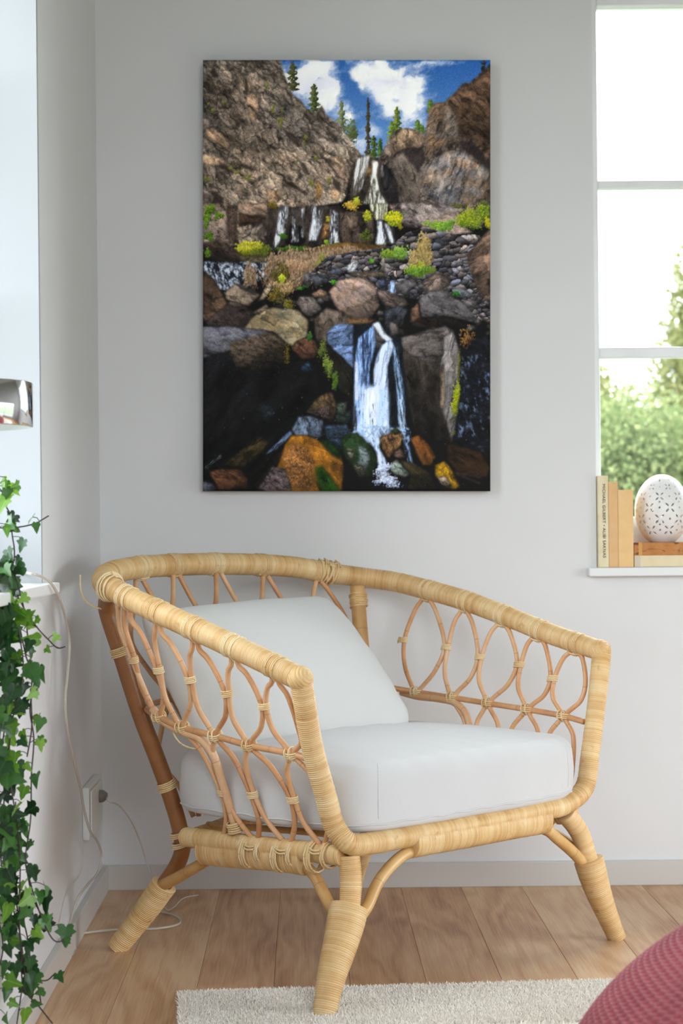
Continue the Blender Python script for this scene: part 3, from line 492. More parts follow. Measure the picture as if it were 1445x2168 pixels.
    rock([(300, 545), (356, 545), (365, 556), (310, 562)], (120, 92, 66), .6, 1, .8, ang=5, st=3, seed=562, f=.12); rock([(356, 560), (370, 556), (385, 590), (378, 616), (360, 604)], (96, 88, 92), .5, seed=563)
    rock([(386, 530), (420, 520), (434, 530), (420, 560), (400, 585), (384, 560)], (64, 66, 76), .6, 1.2, .6, ang=-50, seed=564); rock([(394, 555), (410, 558), (416, 582), (398, 585)], (110, 100, 98), .4, seed=565)
    streaks([(330, 590), (362, 562), (366, 600), (352, 660), (356, 760), (330, 800), (322, 720), (322, 640)], (150, 184, 238), .6, 91, 10, .45, 571, back=(58, 76, 112), soft=2.5)
    streaks([(360, 560), (372, 555), (386, 580), (402, 592), (390, 598), (376, 584)], (232, 240, 252), 1., 60, 5, .4, 572)
    streaks([(380, 604), (398, 592), (404, 606), (390, 650), (392, 720), (394, 780), (376, 790), (364, 720), (362, 660), (368, 630)], (216, 230, 254), .95, 97, 10, .4, 573, back=(96, 124, 178), soft=2.5)
    streaks([(324, 690), (362, 690), (392, 700), (394, 800), (346, 812), (322, 800)], (188, 212, 250), .72, 92, 9, .4, 574, soft=5); streaks([(340, 700), (372, 690), (368, 800), (342, 808)], (226, 236, 254), .8, 92, 9, .5, 575)
    streaks([(400, 600), (410, 610), (424, 690), (430, 780), (414, 770), (410, 690)], (150, 182, 224), .5, 84, 10, .5, 576); streaks([(414, 720), (422, 716), (430, 780), (418, 800)], (190, 214, 244), .9, 84, 8, .5, 577)
    streaks([(322, 640), (328, 636), (330, 720), (322, 720)], (214, 228, 252), .9, 90, 8, .5, 578)
    streaks([(312, 780), (340, 772), (436, 780), (440, 806), (400, 800), (340, 818), (312, 806)], (150, 178, 220), .5, 40, 2, .3, 579)
    # ---------------------------------------------------------------- bottom rocks and stream
    rock([(160, 830), (190, 790), (232, 780), (240, 870), (180, 914), (110, 914), (100, 890)], (22, 19, 16), .8, ang=-50, st=4, seed=580)
    rock(Q(5, [(1040, 640), (1130, 510), (1250, 450), (1300, 450), (1350, 600), (1310, 740), (1200, 690)]), (92, 74, 52), .7, 1.2, .6, ang=70, seed=581); rock(Q(5, [(1050, 640), (1260, 580), (1310, 740), (1210, 700)]), (74, 62, 58), 1.2, seed=582, f=.25)
    rock(Q(5, [(890, 810), (960, 690), (1080, 680), (1210, 730), (1200, 890), (1140, 910), (930, 880)]), (102, 116, 138), .65, 1.1, .8, f=.14, ang=70, st=2.5, seed=583)
    rock(Q(5, [(1340, 560), (1445, 530), (1445, 720), (1330, 760)]), (54, 62, 54), .9, seed=584, f=.2); rock(Q(6, [(-80, 680), (40, 620), (60, 720), (-40, 800)]), (34, 44, 40), .9, seed=585, f=.2)
    rock(Q(5, [(760, 1160), (830, 950), (900, 870), (1060, 880), (1250, 960), (1390, 1060), (1420, 1200), (1400, 1445), (640, 1445)]), (156, 104, 34), .45, 1.05, .75, f=.07, ang=35, seed=586, crack=.15, edge=.6); rock(Q(5, [(800, 1080), (900, 960), (1060, 1000), (1130, 1150), (1100, 1400), (860, 1420)]), (150, 104, 58), .9, 1.05, .7, f=.35, ang=0, st=1, seed=587, soft=5, edge=.1, crack=.2)
    rock(Q(5, [(1150, 900), (1280, 920), (1400, 1060), (1380, 1130), (1280, 1060)]), (24, 52, 18), .5, 1., .7, ang=40, seed=588, soft=3); rock(Q(5, [(1130, 1200), (1200, 1180), (1400, 1445), (1170, 1445)]), (42, 84, 18), .9, 1., .6, ang=60, st=5, seed=589, soft=3)
    rock(Q(5, [(560, 1400), (700, 1190), (830, 1210), (870, 1330), (900, 1430), (640, 1445)]), (92, 80, 82), .9, 1.15, .8, f=.2, seed=590); rock(Q(5, [(60, 1240), (200, 1210), (390, 1220), (450, 1320), (450, 1400), (160, 1420)]), (96, 64, 44), .4, 1.1, .6, ang=8, st=5, seed=591); rock(Q(5, [(0, 1320), (100, 1360), (160, 1445), (0, 1445)]), (78, 80, 92), .7, seed=592)
    rock(Q(5, [(200, 1180), (420, 1000), (580, 880), (680, 960), (420, 1210)]), (52, 44, 28), 1., ang=-45, st=3, seed=593, f=.2, soft=4)
    streaks(Q(5, [(720, 980), (880, 830), (900, 860), (760, 1000), (620, 1080)]), (120, 144, 184), .7, -42, 5, .4, 594); streaks(Q(5, [(20, 1200), (180, 1070), (190, 1090), (40, 1220)]), (130, 138, 146), .6, -40, 5, .5, 595)
    rock(Q(6, [(-230, 780), (0, 760), (60, 870), (-60, 1040), (-200, 900)]), (50, 62, 80), .9, f=.2, seed=596)
    rock(Q(6, [(-60, 900), (20, 855), (110, 850), (190, 920), (290, 1040), (320, 1150), (240, 1290), (130, 1310), (60, 1200), (-40, 1060)]), (36, 54, 30), .7, 1.1, .7, f=.06, seed=597, crack=.1); rock(Q(6, [(0, 1000), (70, 1030), (60, 1140), (0, 1070)]), (122, 118, 106), .4, seed=598, soft=2); rock(Q(6, [(110, 970), (200, 1010), (240, 1140), (170, 1260), (90, 1180), (130, 1090)]), (112, 126, 126), .5, seed=599, soft=2, f=.15); rock(Q(6, [(60, 1150), (150, 1180), (200, 1280), (120, 1300)]), (76, 72, 60), 1., seed=640, f=.25)
    streaks(Q(6, [(200, 900), (330, 790), (420, 800), (340, 900), (320, 1000), (420, 1180), (330, 1220), (300, 1040)]), (190, 208, 238), .75, 75, 5, .4, 641, back=(80, 96, 124))
    rock(Q(6, [(330, 900), (430, 850), (480, 800), (580, 880), (540, 980), (420, 1110), (360, 1030)]), (122, 92, 60), 1.2, 1.1, .7, f=.22, ang=75, st=2, seed=642); rock(Q(6, [(430, 820), (500, 800), (560, 850), (480, 880)]), (40, 54, 24), .5, seed=643)
    rock(Q(6, [(640, 900), (720, 870), (820, 960), (890, 1080), (850, 1180), (760, 1170), (690, 1060)]), (118, 74, 34), .5, 1.1, .7, ang=60, st=3, seed=644, crack=.2); rock(Q(6, [(470, 1060), (530, 1010), (600, 1100), (490, 1110)]), (112, 88, 78), .5, seed=645)
    streaks(Q(6, [(560, 860), (640, 830), (620, 960), (660, 1160), (620, 1160), (580, 1000)]), (130, 156, 196), .6, 80, 3, .4, 646)
    rock(Q(6, [(420, 1180), (500, 1120), (640, 1270), (580, 1300), (470, 1260)]), (124, 136, 126), .8, seed=647, f=.14); rock(Q(6, [(530, 1130), (640, 1150), (840, 1280), (900, 1400), (600, 1420), (640, 1280)]), (46, 40, 24), .8, seed=648)
    rock(Q(6, [(880, 1180), (970, 1130), (1040, 1210), (1140, 1390), (1060, 1420), (960, 1370), (880, 1270)]), (142, 108, 22), .7, 1.15, .7, f=.1, ang=50, seed=649); rock(Q(6, [(890, 1280), (1000, 1290), (1060, 1400), (950, 1370)]), (140, 124, 110), .7, seed=650, soft=1.5)
    rock(Q(6, [(1000, 960), (1330, 1030), (1440, 1200), (1400, 1300), (1100, 1250), (1010, 1120)]), (48, 34, 22), .6, 1., .8, ang=15, st=3, seed=651)
    for a, b in (((1080, 1250), (1350, 1300)), ((1100, 1265), (1340, 1360)), ((660, 1160), (830, 1270)), ((650, 920), (780, 1170))):
        p = path(Q(6, [a, b]), 1.4); s = win(p); put(s, blur(mask(p, s), .4)*.7, C((128, 104, 76)))
    for cx, cy, rx, ry, nn in ((380, 872, 18, 14, 240), (388, 888, 26, 10, 260), (374, 864, 12, 6, 120), (400, 898, 24, 9, 120)): bush(cx, cy, rx, ry, (120, 136, 176), (232, 238, 252), nn, 1., a=.6)
    streaks(Q(6, [(310, 1060), (345, 1090), (340, 1230), (320, 1230)]), (220, 232, 250), 1., 88, 6, .4, 660)
    bush(300, 800, 300, 110, (10, 10, 10), (120, 130, 140), 60, .5)
    img[:] = 255*np.clip(img/255, 0, 1)**1.06
    return img
# ------------------------------------------------------------------ large structure
def wall_with_hole(name, axis, p0, p1, a0, a1, z0, z1, hole, m=M_wall):
    """wall slab between p0 and p1 on its normal axis, running a0..a1, with one window opening"""
    h0, h1, g0, g1 = hole; mb = MB()
    for (u0, u1, v0, v1) in ((a0, h0, z0, z1), (h1, a1, z0, z1), (h0, h1, z0, g0), (h0, h1, g1, z1)):
        if axis == 'Y': mb.box(u0, u1, p0, p1, v0, v1)
        else: mb.box(p0, p1, u0, u1, v0, v1)
    return tag(link(name, mb.me(name, False), None, m), kind='structure')
wall_with_hole('wall_back', 'Y', 0, .25, LW-.25, RW+.25, -.03, CEIL, W1)
wall_with_hole('wall_left', 'X', LW-.25, LW, FW-.25, 0, -.03, CEIL, W2)
wall_with_hole('wall_right', 'X', RW, RW+.25, FW-.25, 0, -.03, CEIL, W3, M_wall2)
wall_with_hole('wall_front', 'Y', FW-.25, FW, LW, RW, -.03, CEIL, W4, M_wall2)
tag(box_obj('ceiling', LW-.25, RW+.25, FW-.25, .25, CEIL, CEIL+.1, M_ceil, bev=0), kind='structure')
tag(box_obj('baseboard_back', LW, RW, -.012, 0, 0, .052, M_trim, bev=.0015), kind='structure')
tag(box_obj('baseboard_left', LW, LW+.012, FW, -.012, 0, .052, M_trim, bev=.0015), kind='structure')
# floor: sub-floor with oak planks, each plank a part
def b_oak(nt, b):
    tc = nd(nt, 'ShaderNodeTexCoord').outputs['Object']; oi = nd(nt, 'ShaderNodeObjectInfo').outputs['Random']
    off = nd(nt, 'ShaderNodeCombineXYZ', {'X': nd(nt, 'ShaderNodeMath', {0: oi, 1: 37.}, operation='MULTIPLY').outputs[0], 'Y': nd(nt, 'ShaderNodeMath', {0: oi, 1: 91.}, operation='MULTIPLY').outputs[0]})
    v = nd(nt, 'ShaderNodeVectorMath', {0: tc, 1: off.outputs[0]}, operation='ADD').outputs[0]
    wv = nd(nt, 'ShaderNodeTexNoise', {'Vector': nd(nt, 'ShaderNodeVectorMath', {0: v, 1: (6., 1.1, 1.)}, operation='MULTIPLY').outputs[0], 'Scale': 1., 'Detail': 3.}).outputs['Fac']
    sp = nd(nt, 'ShaderNodeSeparateXYZ', {'Vector': v})
    ph = nd(nt, 'ShaderNodeMath', {0: wv, 1: 26., 2: nd(nt, 'ShaderNodeMath', {0: sp.outputs['X'], 1: 60.}, operation='MULTIPLY').outputs[0]}, operation='MULTIPLY_ADD').outputs[0]
    rings = nd(nt, 'ShaderNodeMath', {0: nd(nt, 'ShaderNodeMath', {0: ph, 1: 2.2}, operation='MULTIPLY').outputs[0]}, operation='SINE').outputs[0]
    fine = nd(nt, 'ShaderNodeTexNoise', {'Vector': nd(nt, 'ShaderNodeVectorMath', {0: v, 1: (260., 7., 1.)}, operation='MULTIPLY').outputs[0], 'Scale': 1., 'Detail': 3.}).outputs['Fac']
    big = nd(nt, 'ShaderNodeTexNoise', {'Vector': nd(nt, 'ShaderNodeVectorMath', {0: v, 1: (9., 2.2, 1.)}, operation='MULTIPLY').outputs[0], 'Scale': 1., 'Detail': 4.}).outputs['Fac']
    s = nd(nt, 'ShaderNodeMath', {0: rings, 1: .055, 2: nd(nt, 'ShaderNodeMath', {0: fine, 1: .35, 2: nd(nt, 'ShaderNodeMath', {0: big, 1: .6}, operation='MULTIPLY').outputs[0]}, operation='MULTIPLY_ADD').outputs[0]}, operation='MULTIPLY_ADD').outputs[0]
    s = nd(nt, 'ShaderNodeMath', {0: oi, 1: .12, 2: s}, operation='MULTIPLY_ADD').outputs[0]
    c = ramp(nt, s, [(.30, srgb(160, 114, 80)), (.50, srgb(196, 153, 114)), (.68, srgb(216, 182, 144))])
    kv = nd(nt, 'ShaderNodeTexVoronoi', {'Vector': nd(nt, 'ShaderNodeVectorMath', {0: v, 1: (2.6, 1.15, 1.)}, operation='MULTIPLY').outputs[0], 'Scale': 2.2}).outputs['Distance']
    c = mixc(nt, ramp(nt, kv, [(.02, (.75, .75, .75)), (.05, (.25, .25, .25)), (.09, (0, 0, 0))]), c, srgb(104, 82, 66))
    nt.links.new(c, b.inputs['Base Color']); bump(nt, b, fine, .12, .0006)
M_oak = mat('oiled_oak', rough=.40, build=b_oak, Specular_IOR_Level=.3)
M_dark = mat('subfloor_dark', (.05, .035, .025), .9)
floor = tag(box_obj('floor', LW, RW, FW, 0, -.03, -.014, M_dark, bev=0), kind='structure')
rnd = random.Random(5); PW = .127; k0 = math.floor((LW-.195)/PW); plank_meshes = {}
for k in range(k0, math.ceil((RW-.195)/PW)):
    x0, x1 = max(LW, .195+PW*k), min(RW, .195+PW*(k+1)); y = 0.0+rnd.uniform(0, .0)
    first = {1: 1.5, 2: 1.7, 3: 1.35, 4: 1.9}.get(k, rnd.uniform(.9, 2.0))
    while y > FW+.01:
        L = round(first if y == 0 else rnd.choice((1.4, 1.8, 2.2)), 2); y1 = max(FW, y-L); key = (round(x1-x0, 3), round(y-y1, 2))
        if key not in plank_meshes:
            plank_meshes[key] = bevel_mesh(MB().box(-(x1-x0)/2+.0002, (x1-x0)/2-.0002, -(y-y1)/2+.0003, (y-y1)/2-.0003, -.0135, 0).me('plank', False), .0006, 1)
        link('plank', plank_meshes[key], floor, M_oak, ((x0+x1)/2, (y+y1)/2, 0)); y = y1
# windows ------------------------------------------------------------------
def b_glass(nt, b):
    tr = nd(nt, 'ShaderNodeBsdfTransparent', {'Color': (.97, .985, .98, 1)}); gl = nd(nt, 'ShaderNodeBsdfGlossy', {'Roughness': 0.})
    fr = nd(nt, 'ShaderNodeFresnel', {'IOR': 1.1}); mx = nd(nt, 'ShaderNodeMixShader', {0: fr.outputs[0], 1: tr.outputs[0], 2: gl.outputs[0]})
    nt.links.new(mx.outputs[0], nt.nodes['Material Output'].inputs['Surface'])
M_pane = mat('window_glass', build=b_glass)
def window(name, axis, hole, pn, rails, side, mull=None, stile=.03, dep=.05, top=.035, bottom=.107, m=None):
    """sash frame set in the opening: axis 'Y' for back/front walls, 'X' for side walls; pn = position of the room-side face of the frame"""
    a0, a1, z0, z1 = hole; root = tag(empty(name, (0, 0, 0)), kind='structure')
    def bar(nm, u0, u1, v0, v1, d0=0., d1=None, mt=M_white, bev=.003):
        q0, q1 = sorted((pn+side*d0, pn+side*(dep if d1 is None else d1)))
        return box_obj(nm, u0, u1, q0, q1, v0, v1, mt, root, bev) if axis == 'Y' else box_obj(nm, q0, q1, u0, u1, v0, v1, mt, root, bev)
    bar('stile', a0, a0+stile, z0, z1); bar('stile', a1-stile, a1, z0, z1); bar('head_rail', a0+stile, a1-stile, z1-top, z1); bar('bottom_rail', a0+stile, a1-stile, z0, z0+bottom)
    us = [a0+stile]+([mull-.03, mull+.03] if mull else [])+[a1-stile]
    if mull: bar('mullion', mull-.03, mull+.03, z0+bottom, z1-top)
    zs = [z0+bottom]+[z for r_ in rails for z in r_]+[z1-top]
    for i in range(0, len(us), 2):
        for r_ in rails: bar('glazing_bar', us[i], us[i+1], r_[0], r_[1], .008, .042)
        for j in range(0, len(zs), 2): bar('pane', us[i], us[i+1], zs[j], zs[j+1], .023, .027, M_pane, 0)
    return root
win1 = window('window_1', 'Y', W1, .12, ((1.127, 1.150), (1.498, 1.515)), 1, mull=1.2)
box_obj('window_sill', W1[0]-.02, W1[1]+.02, -.025, .12, .653, .6715, M_white, win1, .003)
win2 = window('window_2', 'X', W2, LW-.20, ((1.127, 1.150), (1.498, 1.515)), -1, mull=None)
box_obj('window_sill', LW-.20, -.408, W2[0]-.022, W2[1]+.022, .655, .6725, M_white, win2, .003)
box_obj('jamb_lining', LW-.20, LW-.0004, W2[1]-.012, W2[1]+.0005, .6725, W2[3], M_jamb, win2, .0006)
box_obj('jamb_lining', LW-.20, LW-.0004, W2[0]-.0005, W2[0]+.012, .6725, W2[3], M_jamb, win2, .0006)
box_obj('head_lining', LW-.20, LW-.0004, W2[0]+.012, W2[1]-.012, W2[3]-.012, W2[3]+.0005, M_white, win2, .0006)
window('window_3', 'X', W3, RW+.12, (), 1, mull=-1.5, bottom=.05)
window('added_window_4', 'Y', W4, FW-.12, ((1.5, 1.52),), -1, mull=.97, bottom=.05)  # added out of view as frontal daylight for the back wall
# ground outside
def b_lawn(nt, b):
    tc = nd(nt, 'ShaderNodeTexCoord').outputs['Object']; n = nd(nt, 'ShaderNodeTexNoise', {'Vector': tc, 'Scale': 3., 'Detail': 6.}).outputs['Fac']
    nt.links.new(ramp(nt, n, [(.3, (.07, .085, .05)), (.7, (.13, .15, .085))]), b.inputs['Base Color'])
M_lawn = mat('lawn', rough=.95, build=b_lawn)
tag(box_obj('ground', -60, 60, -60, 60, -.9, -.5, M_lawn, bev=0), kind='structure')
# ------------------------------------------------------------------ rattan armchair, built in its own frame (x right, -y front)
CX, CY, CT = .131, -.620, R(44.6)
chair = tag(empty('rattan_armchair', (CX, CY, 0), CT), 'natural rattan armchair with cane-wound rim, open wavy lattice sides and splayed legs', 'armchair')
_c, _s = math.cos(CT), math.sin(CT)
def to_l(w): d = np.array(w)-np.array([CX, CY, 0]); return np.array([_c*d[0]+_s*d[1], -_s*d[0]+_c*d[1], d[2]])
def to_w(l): return np.array([CX+_c*l[0]-_s*l[1], CY+_s*l[0]+_c*l[1], l[2]])
def onP(px, py, n, d):                                  # sight line met with the plane n.l = d of the chair's frame
    o = to_l(EYE); r = to_l(EYE+sight(px, py))-o; n = np.array(n, float); return o+r*((d-n @ o)/(n @ r))
B_ = .29
def S(px, py, sg): return onP(px, py, [sg, 0, -B_], .30-.24*B_)     # the leaning side surface
def SL(l): return [S(px, py, -1) for px, py in l]
def SR(l): return [S(px, py, 1) for px, py in l]
def part(name, shapes, m, smooth=True, label=None, parent=None):
    mb = MB()
    for s_ in (shapes if isinstance(shapes, list) else [shapes]): mb.add(*s_)
    o = link(name, mb.me(name, smooth), parent or chair, m)
    if label: o['label'] = label
    return o
mir = lambda P: [np.array([-p[0], p[1], p[2]]) for p in P]
PT = .0033
# rim
rimL = SL([(634, 1437), (560, 1400), (480, 1362), (400, 1325), (320, 1288), (265, 1262), (236, 1244)])
rimB = [np.array(p) for p in ((-.412, .262, .667), (-.378, .305, .676), (-.328, .350, .682), (-.262, .398, .686), (-.19, .425, .69), (0, .44, .692), (.209, .435, .682), (.30, .425, .668), (.368, .386, .657), (.405, .335, .648))]
rimR = SR([(882, 1243), (979, 1270), (1076, 1306), (1173, 1345), (1268, 1377)])
RIM = rimL+rimB+rimR
rim = part('rim', [tube(RIM, [.0185, .0192, .0195, .0205, .021, .021, .0205, .020, .0195, .0185], pitch=PT, sides=22, up=(0, 0, 1))], M_wrap)
# front frame: arm posts and front rail in one U
fL = SL([(637, 1442), (660, 1578), (690, 1688), (709, 1752)]); fR = SR([(1273, 1385), (1262, 1490), (1248, 1600), (1236, 1668)])
FRP = lambda l: [onP(px, py, [0, 1, 0], -.21) for px, py in l]
U = fL+FRP([(738, 1785), (785, 1785), (830, 1777), (1000, 1745), (1150, 1714), (1192, 1705)])+fR[::-1]
part('front_frame', [tube(U, [.0178, .0172, .0170, .0172, .0175, .0178, .0178, .0178, .0178, .0172, .0168, .0166, .0172], pitch=.0034, sides=20, up=(0, 1, 0))], M_wrap)
def corner_cap(c, d):                                   # concentric turns of cane closing the joint of arm and post
    V, F, U_ = [], [], []; m, k = 33, 22; d = np.array(d, float); d /= np.linalg.norm(d); a = np.cross(d, (0, 1, 0)); a /= np.linalg.norm(a); b = np.cross(d, a)
    for i in range(m):
        ph = i/(m-1)*2.2; r_ = .0205+(.0009 if i % 4 in (1, 2, 3) else -.0006)
        for j in range(k): t = 2*math.pi*j/k; V.append(c+d*r_*math.cos(ph)+(a*math.cos(t)+b*math.sin(t))*r_*math.sin(ph)); U_.append((i/4, j/k))
    for i in range(m-1):
        for j in range(k): j2 = (j+1) % k; F.append((i*k+j, i*k+j2, (i+1)*k+j2, (i+1)*k+j))
    return V, F, U_
for tp, nx in ((rimL[0], rimL[1]), (rimR[-1], rimR[-2])):
    d = tp-nx; d /= np.linalg.norm(d); part('corner_cap', [corner_cap(tp+d*.001, d*.8+np.array([0, 0, .6]))], M_wrap)
# front legs with lower sleeve where the braces are bound in
LP = lambda l: [onP(px, py, [0, 1, -.15], -.235) for px, py in l]
for l in ([(738, 1812), (742, 1860), (739, 1920), (724, 1985), (702, 2065), (684, 2146)], [(1197, 1722), (1226, 1763), (1245, 1820), (1263, 1880), (1286, 1940), (1306, 1994)]):
    P = LP(l); P[-1][2] = .001; w_ = 1. if l[0][0] < 900 else .88
    part('front_leg', [tube(P, [.0175, .0172, .0170, .0168, .0165, .0165, .0165, .0165, .0165], pitch=.0034, sides=20, up=(0, 1, 0))], M_wrap)
    part('leg_sleeve', [tube(P[2:], [w_*q for q in (.0315, .0305, .028, .0255, .0225, .020, .0182)], rb=[w_*q for q in (.0300, .0290, .0265, .024, .0215, .0195, .0180)], pitch=.0034, sides=22, up=(1, 0, 0))], M_wrap)
# back posts running down into the splayed back legs
blP = [onP(px, py, [0, 1, -.143], .211) for px, py in [(226, 1290), (254, 1378), (267, 1420), (300, 1522), (332, 1605), (362, 1690), (378, 1745)]]
blP2 = [onP(px, py, [0, 1, .7], .379) for px, py in [(386, 1792), (375, 1830), (348, 1872), (310, 1926), (246, 2002)]]; blP2[-1][2] = .001
LB = [rimL[6]*.5+rimB[0]*.5+np.array([.004, 0, -.012])]+blP+blP2; RB = [np.array((.325, .365, .64)), np.array((.31, .34, .52)), np.array((.295, .31, .42)), np.array((.28, .275, .32)), np.array((.268, .25, .25))]+mir(blP2)
for P in (LB, RB):
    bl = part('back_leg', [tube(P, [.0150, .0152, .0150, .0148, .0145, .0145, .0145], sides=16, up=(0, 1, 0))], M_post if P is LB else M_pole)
    n = len(P); part('leg_sleeve', [tube(P[n-3:], [.0215, .021, .020, .019], rb=[.0255, .023, .020, .0185], pitch=.0034, sides=20, up=(0, 1, 0))], M_wrap, parent=bl)
# side rails, double where the brace pole runs underneath; braces bend down to the legs
srL = SL([(392, 1772), (430, 1776), (500, 1785), (600, 1797), (700, 1808), (728, 1812)])
swL = SL([(430, 1797), (470, 1802), (520, 1806), (600, 1812), (645, 1819)])
bsL = SL([(716, 1940), (702, 1922), (684, 1890), (664, 1852), (640, 1832), (600, 1826), (520, 1818), (450, 1816), (424, 1830), (386, 1858), (346, 1884), (326, 1903)])
bsL[-1][1] += .03; bsL[-2][1] += .02; bsL[-3][1] += .01
bsR = [np.array(p) for p in ((.322, -.208, .138), (.320, -.195, .160), (.310, -.155, .188))]+mir(bsL)[4:]
bsL = [np.array(p) for p in ((-.300, -.208, .135),)]+[onP(702, 1922, [1, 0, 0], -.296), onP(684, 1890, [1, 0, 0], -.294)]+bsL[3:]
for k, f in enumerate((lambda P: P, mir)):
    part('side_rail', [tube(f(srL), .0165, pitch=PT, sides=18, up=(0, 0, 1))], M_wrap)
    part('rail_sleeve', [tube(f(swL), .0265, rb=.0195, pitch=.0036, sides=22, up=(0, 0, 1), amp=.0009)], M_wrap)
    part('side_brace', [tube((bsL, bsR)[k], [.0100, .0098, .0098, .0098, .0098, .0105, .0108], sides=12)], M_pole)
swF = FRP([(868, 1785), (930, 1774), (1000, 1762), (1080, 1747), (1152, 1735)])
part('rail_sleeve', [tube(swF, .0245, rb=.0195, pitch=.0036, sides=22, up=(0, 0, 1), amp=.0009)], M_wrap)
bsF = FRP([(748, 1950), (770, 1920), (800, 1868), (832, 1828), (862, 1806), (920, 1793), (1000, 1777), (1090, 1757), (1148, 1752), (1182, 1778), (1216, 1808), (1246, 1842)])
bsF[0][1] -= .010; bsF[1][1] -= .006; bsF[0][0] -= .006
part('front_brace', [tube(bsF, [.0098]*6+[.0105]*4, sides=12)], M_pole)
part('back_rail', [tube([LB[8]+np.array([.01, .0, .01]), np.array((0, .27, .225)), RB[5]+np.array([-.01, .0, .01])], .0165, pitch=PT, sides=16, up=(0, 0, 1))], M_wrap)
# seat slats under the cushion
for i in range(5):
    x = -.19+i*.38/4; part('seat_slat', [tube([(x, -.20, .246), (x, .0, .240), (x, .25, .226)], .006, step=.03, sides=8)], M_pole)
# lattice -----------------------------------------------------------------
kL = SL([(583, 1440), (497, 1402), (414, 1368), (335, 1334), (270, 1306)]); kR = SR([(1216, 1374), (1137, 1344), (1061, 1316), (982, 1290), (902, 1262)])
uL = SL([(637, 1545), (558, 1494), (480, 1467), (402, 1438), (335, 1418), (282, 1396)]); uR = SR([(1243, 1449), (1169, 1436), (1098, 1407), (1015, 1391), (944, 1370), (852, 1355)])
mL = SL([(617, 1596), (527, 1578), (455, 1558), (385, 1540), (336, 1517)]); mR = SR([(1192, 1516), (1115, 1502), (1032, 1489), (957, 1477), (880, 1465)])
lL = SL([(690, 1700), (619, 1692), (534, 1681), (471, 1677), (415, 1655), (372, 1630)]); rL = SL([(682, 1790), (610, 1790), (543, 1782), (470, 1772), (420, 1764)])
lR, rR = mir(lL), mir(rL)
uLx = S(234, 1330, -1)
path = np.array(spline(RIM, .004)[0]); rrad = lambda i: float(np.interp(i/(len(path)-1), np.linspace(0, 1, 10), [.0185, .0192, .0195, .0205, .021, .021, .0205, .020, .0195, .0185]))
rtan = lambda i: (path[min(i+1, len(path)-1)]-path[max(i-1, 0)])/np.linalg.norm(path[min(i+1, len(path)-1)]-path[max(i-1, 0)])
def off(p, t, k): return p+np.array(t)*k
def rods(k, u, m_, l, r_, sg):
    n = len(k); tan = np.array([0, 1., 0]); w_ = .0048
    nb = [np.array([sg*.006*j, 0, 0]) for j in (1, -1)]
    for i in range(n):
        for j, (ui, li) in enumerate(((i, i), (i+1, i+1))):
            if ui >= len(u): continue
            d = -1 if j == 0 else 1                     # towards the front / towards the back
            ck = path[int(np.argmin(np.linalg.norm(path-k[i], axis=1)))]
            P = [off(k[i]*.35+ck*.65, tan, d*.007), off(k[i]+np.array([0, 0, -.004]), tan, d*.0085), off(k[i]*.72+u[ui]*.28+np.array([0, d*.010, 0]), tan, 0), off(u[ui], tan, -d*w_), off((u[ui]+m_[i])/2, tan, d*.012), off(m_[i], tan, d*w_)]
            if i < 3 or (i == 3 and j == 0): P += [off(m_[i]*.62+l[li]*.38, tan, d*.012), off(l[li], tan, -d*w_), off((l[li]+r_[i])/2, tan, d*.010), off(r_[i], tan, d*.004)]
            part('lattice_rod', [tube(P, .0046, sides=10, step=.006)], M_rod)
for k, u, m_, l, r_, sg in ((kL, uL, mL, lL, rL, -1), (kR, uR, mR, lR, rR, 1)):
    rods(k, u, m_, l, r_, sg)
    up_ = np.array([sg*B_, 0, 1.])
    for p in u[1:]: part('binding', [coil(p, up_, .0108, .0062, (0, 1, 0), 4, seed=p[1]*50)], M_tie)
    for p in l[1:4]: part('binding', [coil(p, up_, .0108, .0062, (0, 1, 0), 4, seed=p[1]*50)], M_tie)
    for p in m_: part('binding', [coil(p, (0, 1, 0), .0105, .0105, (0, 0, 1), 2, seed=3, pitch=.009), coil(p, up_, .0125, .0090, (0, 1, 0), 2.5, pitch=.0035, tilt=.002, seed=1)], M_tie)
    # rim and rail knots: a band of loops round the rim and a short lashing across the rod ends

    for p in k:
        i_ = int(np.argmin(np.linalg.norm(path-p, axis=1))); c = path[i_]; t = rtan(i_); r_b = rrad(i_)+.0008
        part('binding', [coil(path[i_+2], rtan(i_+2), r_b, r_b, (0, 0, 1), 3, .0014, .0031, jit=.012), coil(path[i_-2], rtan(i_-2), r_b, r_b, (0, 0, 1), 2, .0014, .0031, jit=.012), tube([c+np.array([-sg*.004, -.013, -.0215]), c+np.array([-sg*.004, 0, -.024]), c+np.array([-sg*.004, .013, -.0205])], .0016, sides=6), tube([c+np.array([-sg*.009, -.013, -.0195]), c+np.array([-sg*.009, 0, -.021]), c+np.array([-sg*.009, .013, -.0180])], .0016, sides=6)], M_tie)
    for p in r_[:3]:
        part('binding', [coil(p+np.array([sg*-.001, -.016, -.014]), (0, 1, 0), .0205, .0190, (0, 0, 1), 3, .0018, .004), coil(p+np.array([sg*-.001, .016, -.020]), (0, 1, 0), .0255, .0200, (0, 0, 1), 4, .0018, .004), tube([p+np.array([sg*.017, -.012, -.004]), p+np.array([sg*.0195, .0, -.006]), p+np.array([sg*.018, .012, -.004])], .0016, sides=6), tube([p+np.array([sg*.019, -.012, -.009]), p+np.array([sg*.0205, .0, -.011]), p+np.array([sg*.019, .012, -.009])], .0016, sides=6)], M_tie)
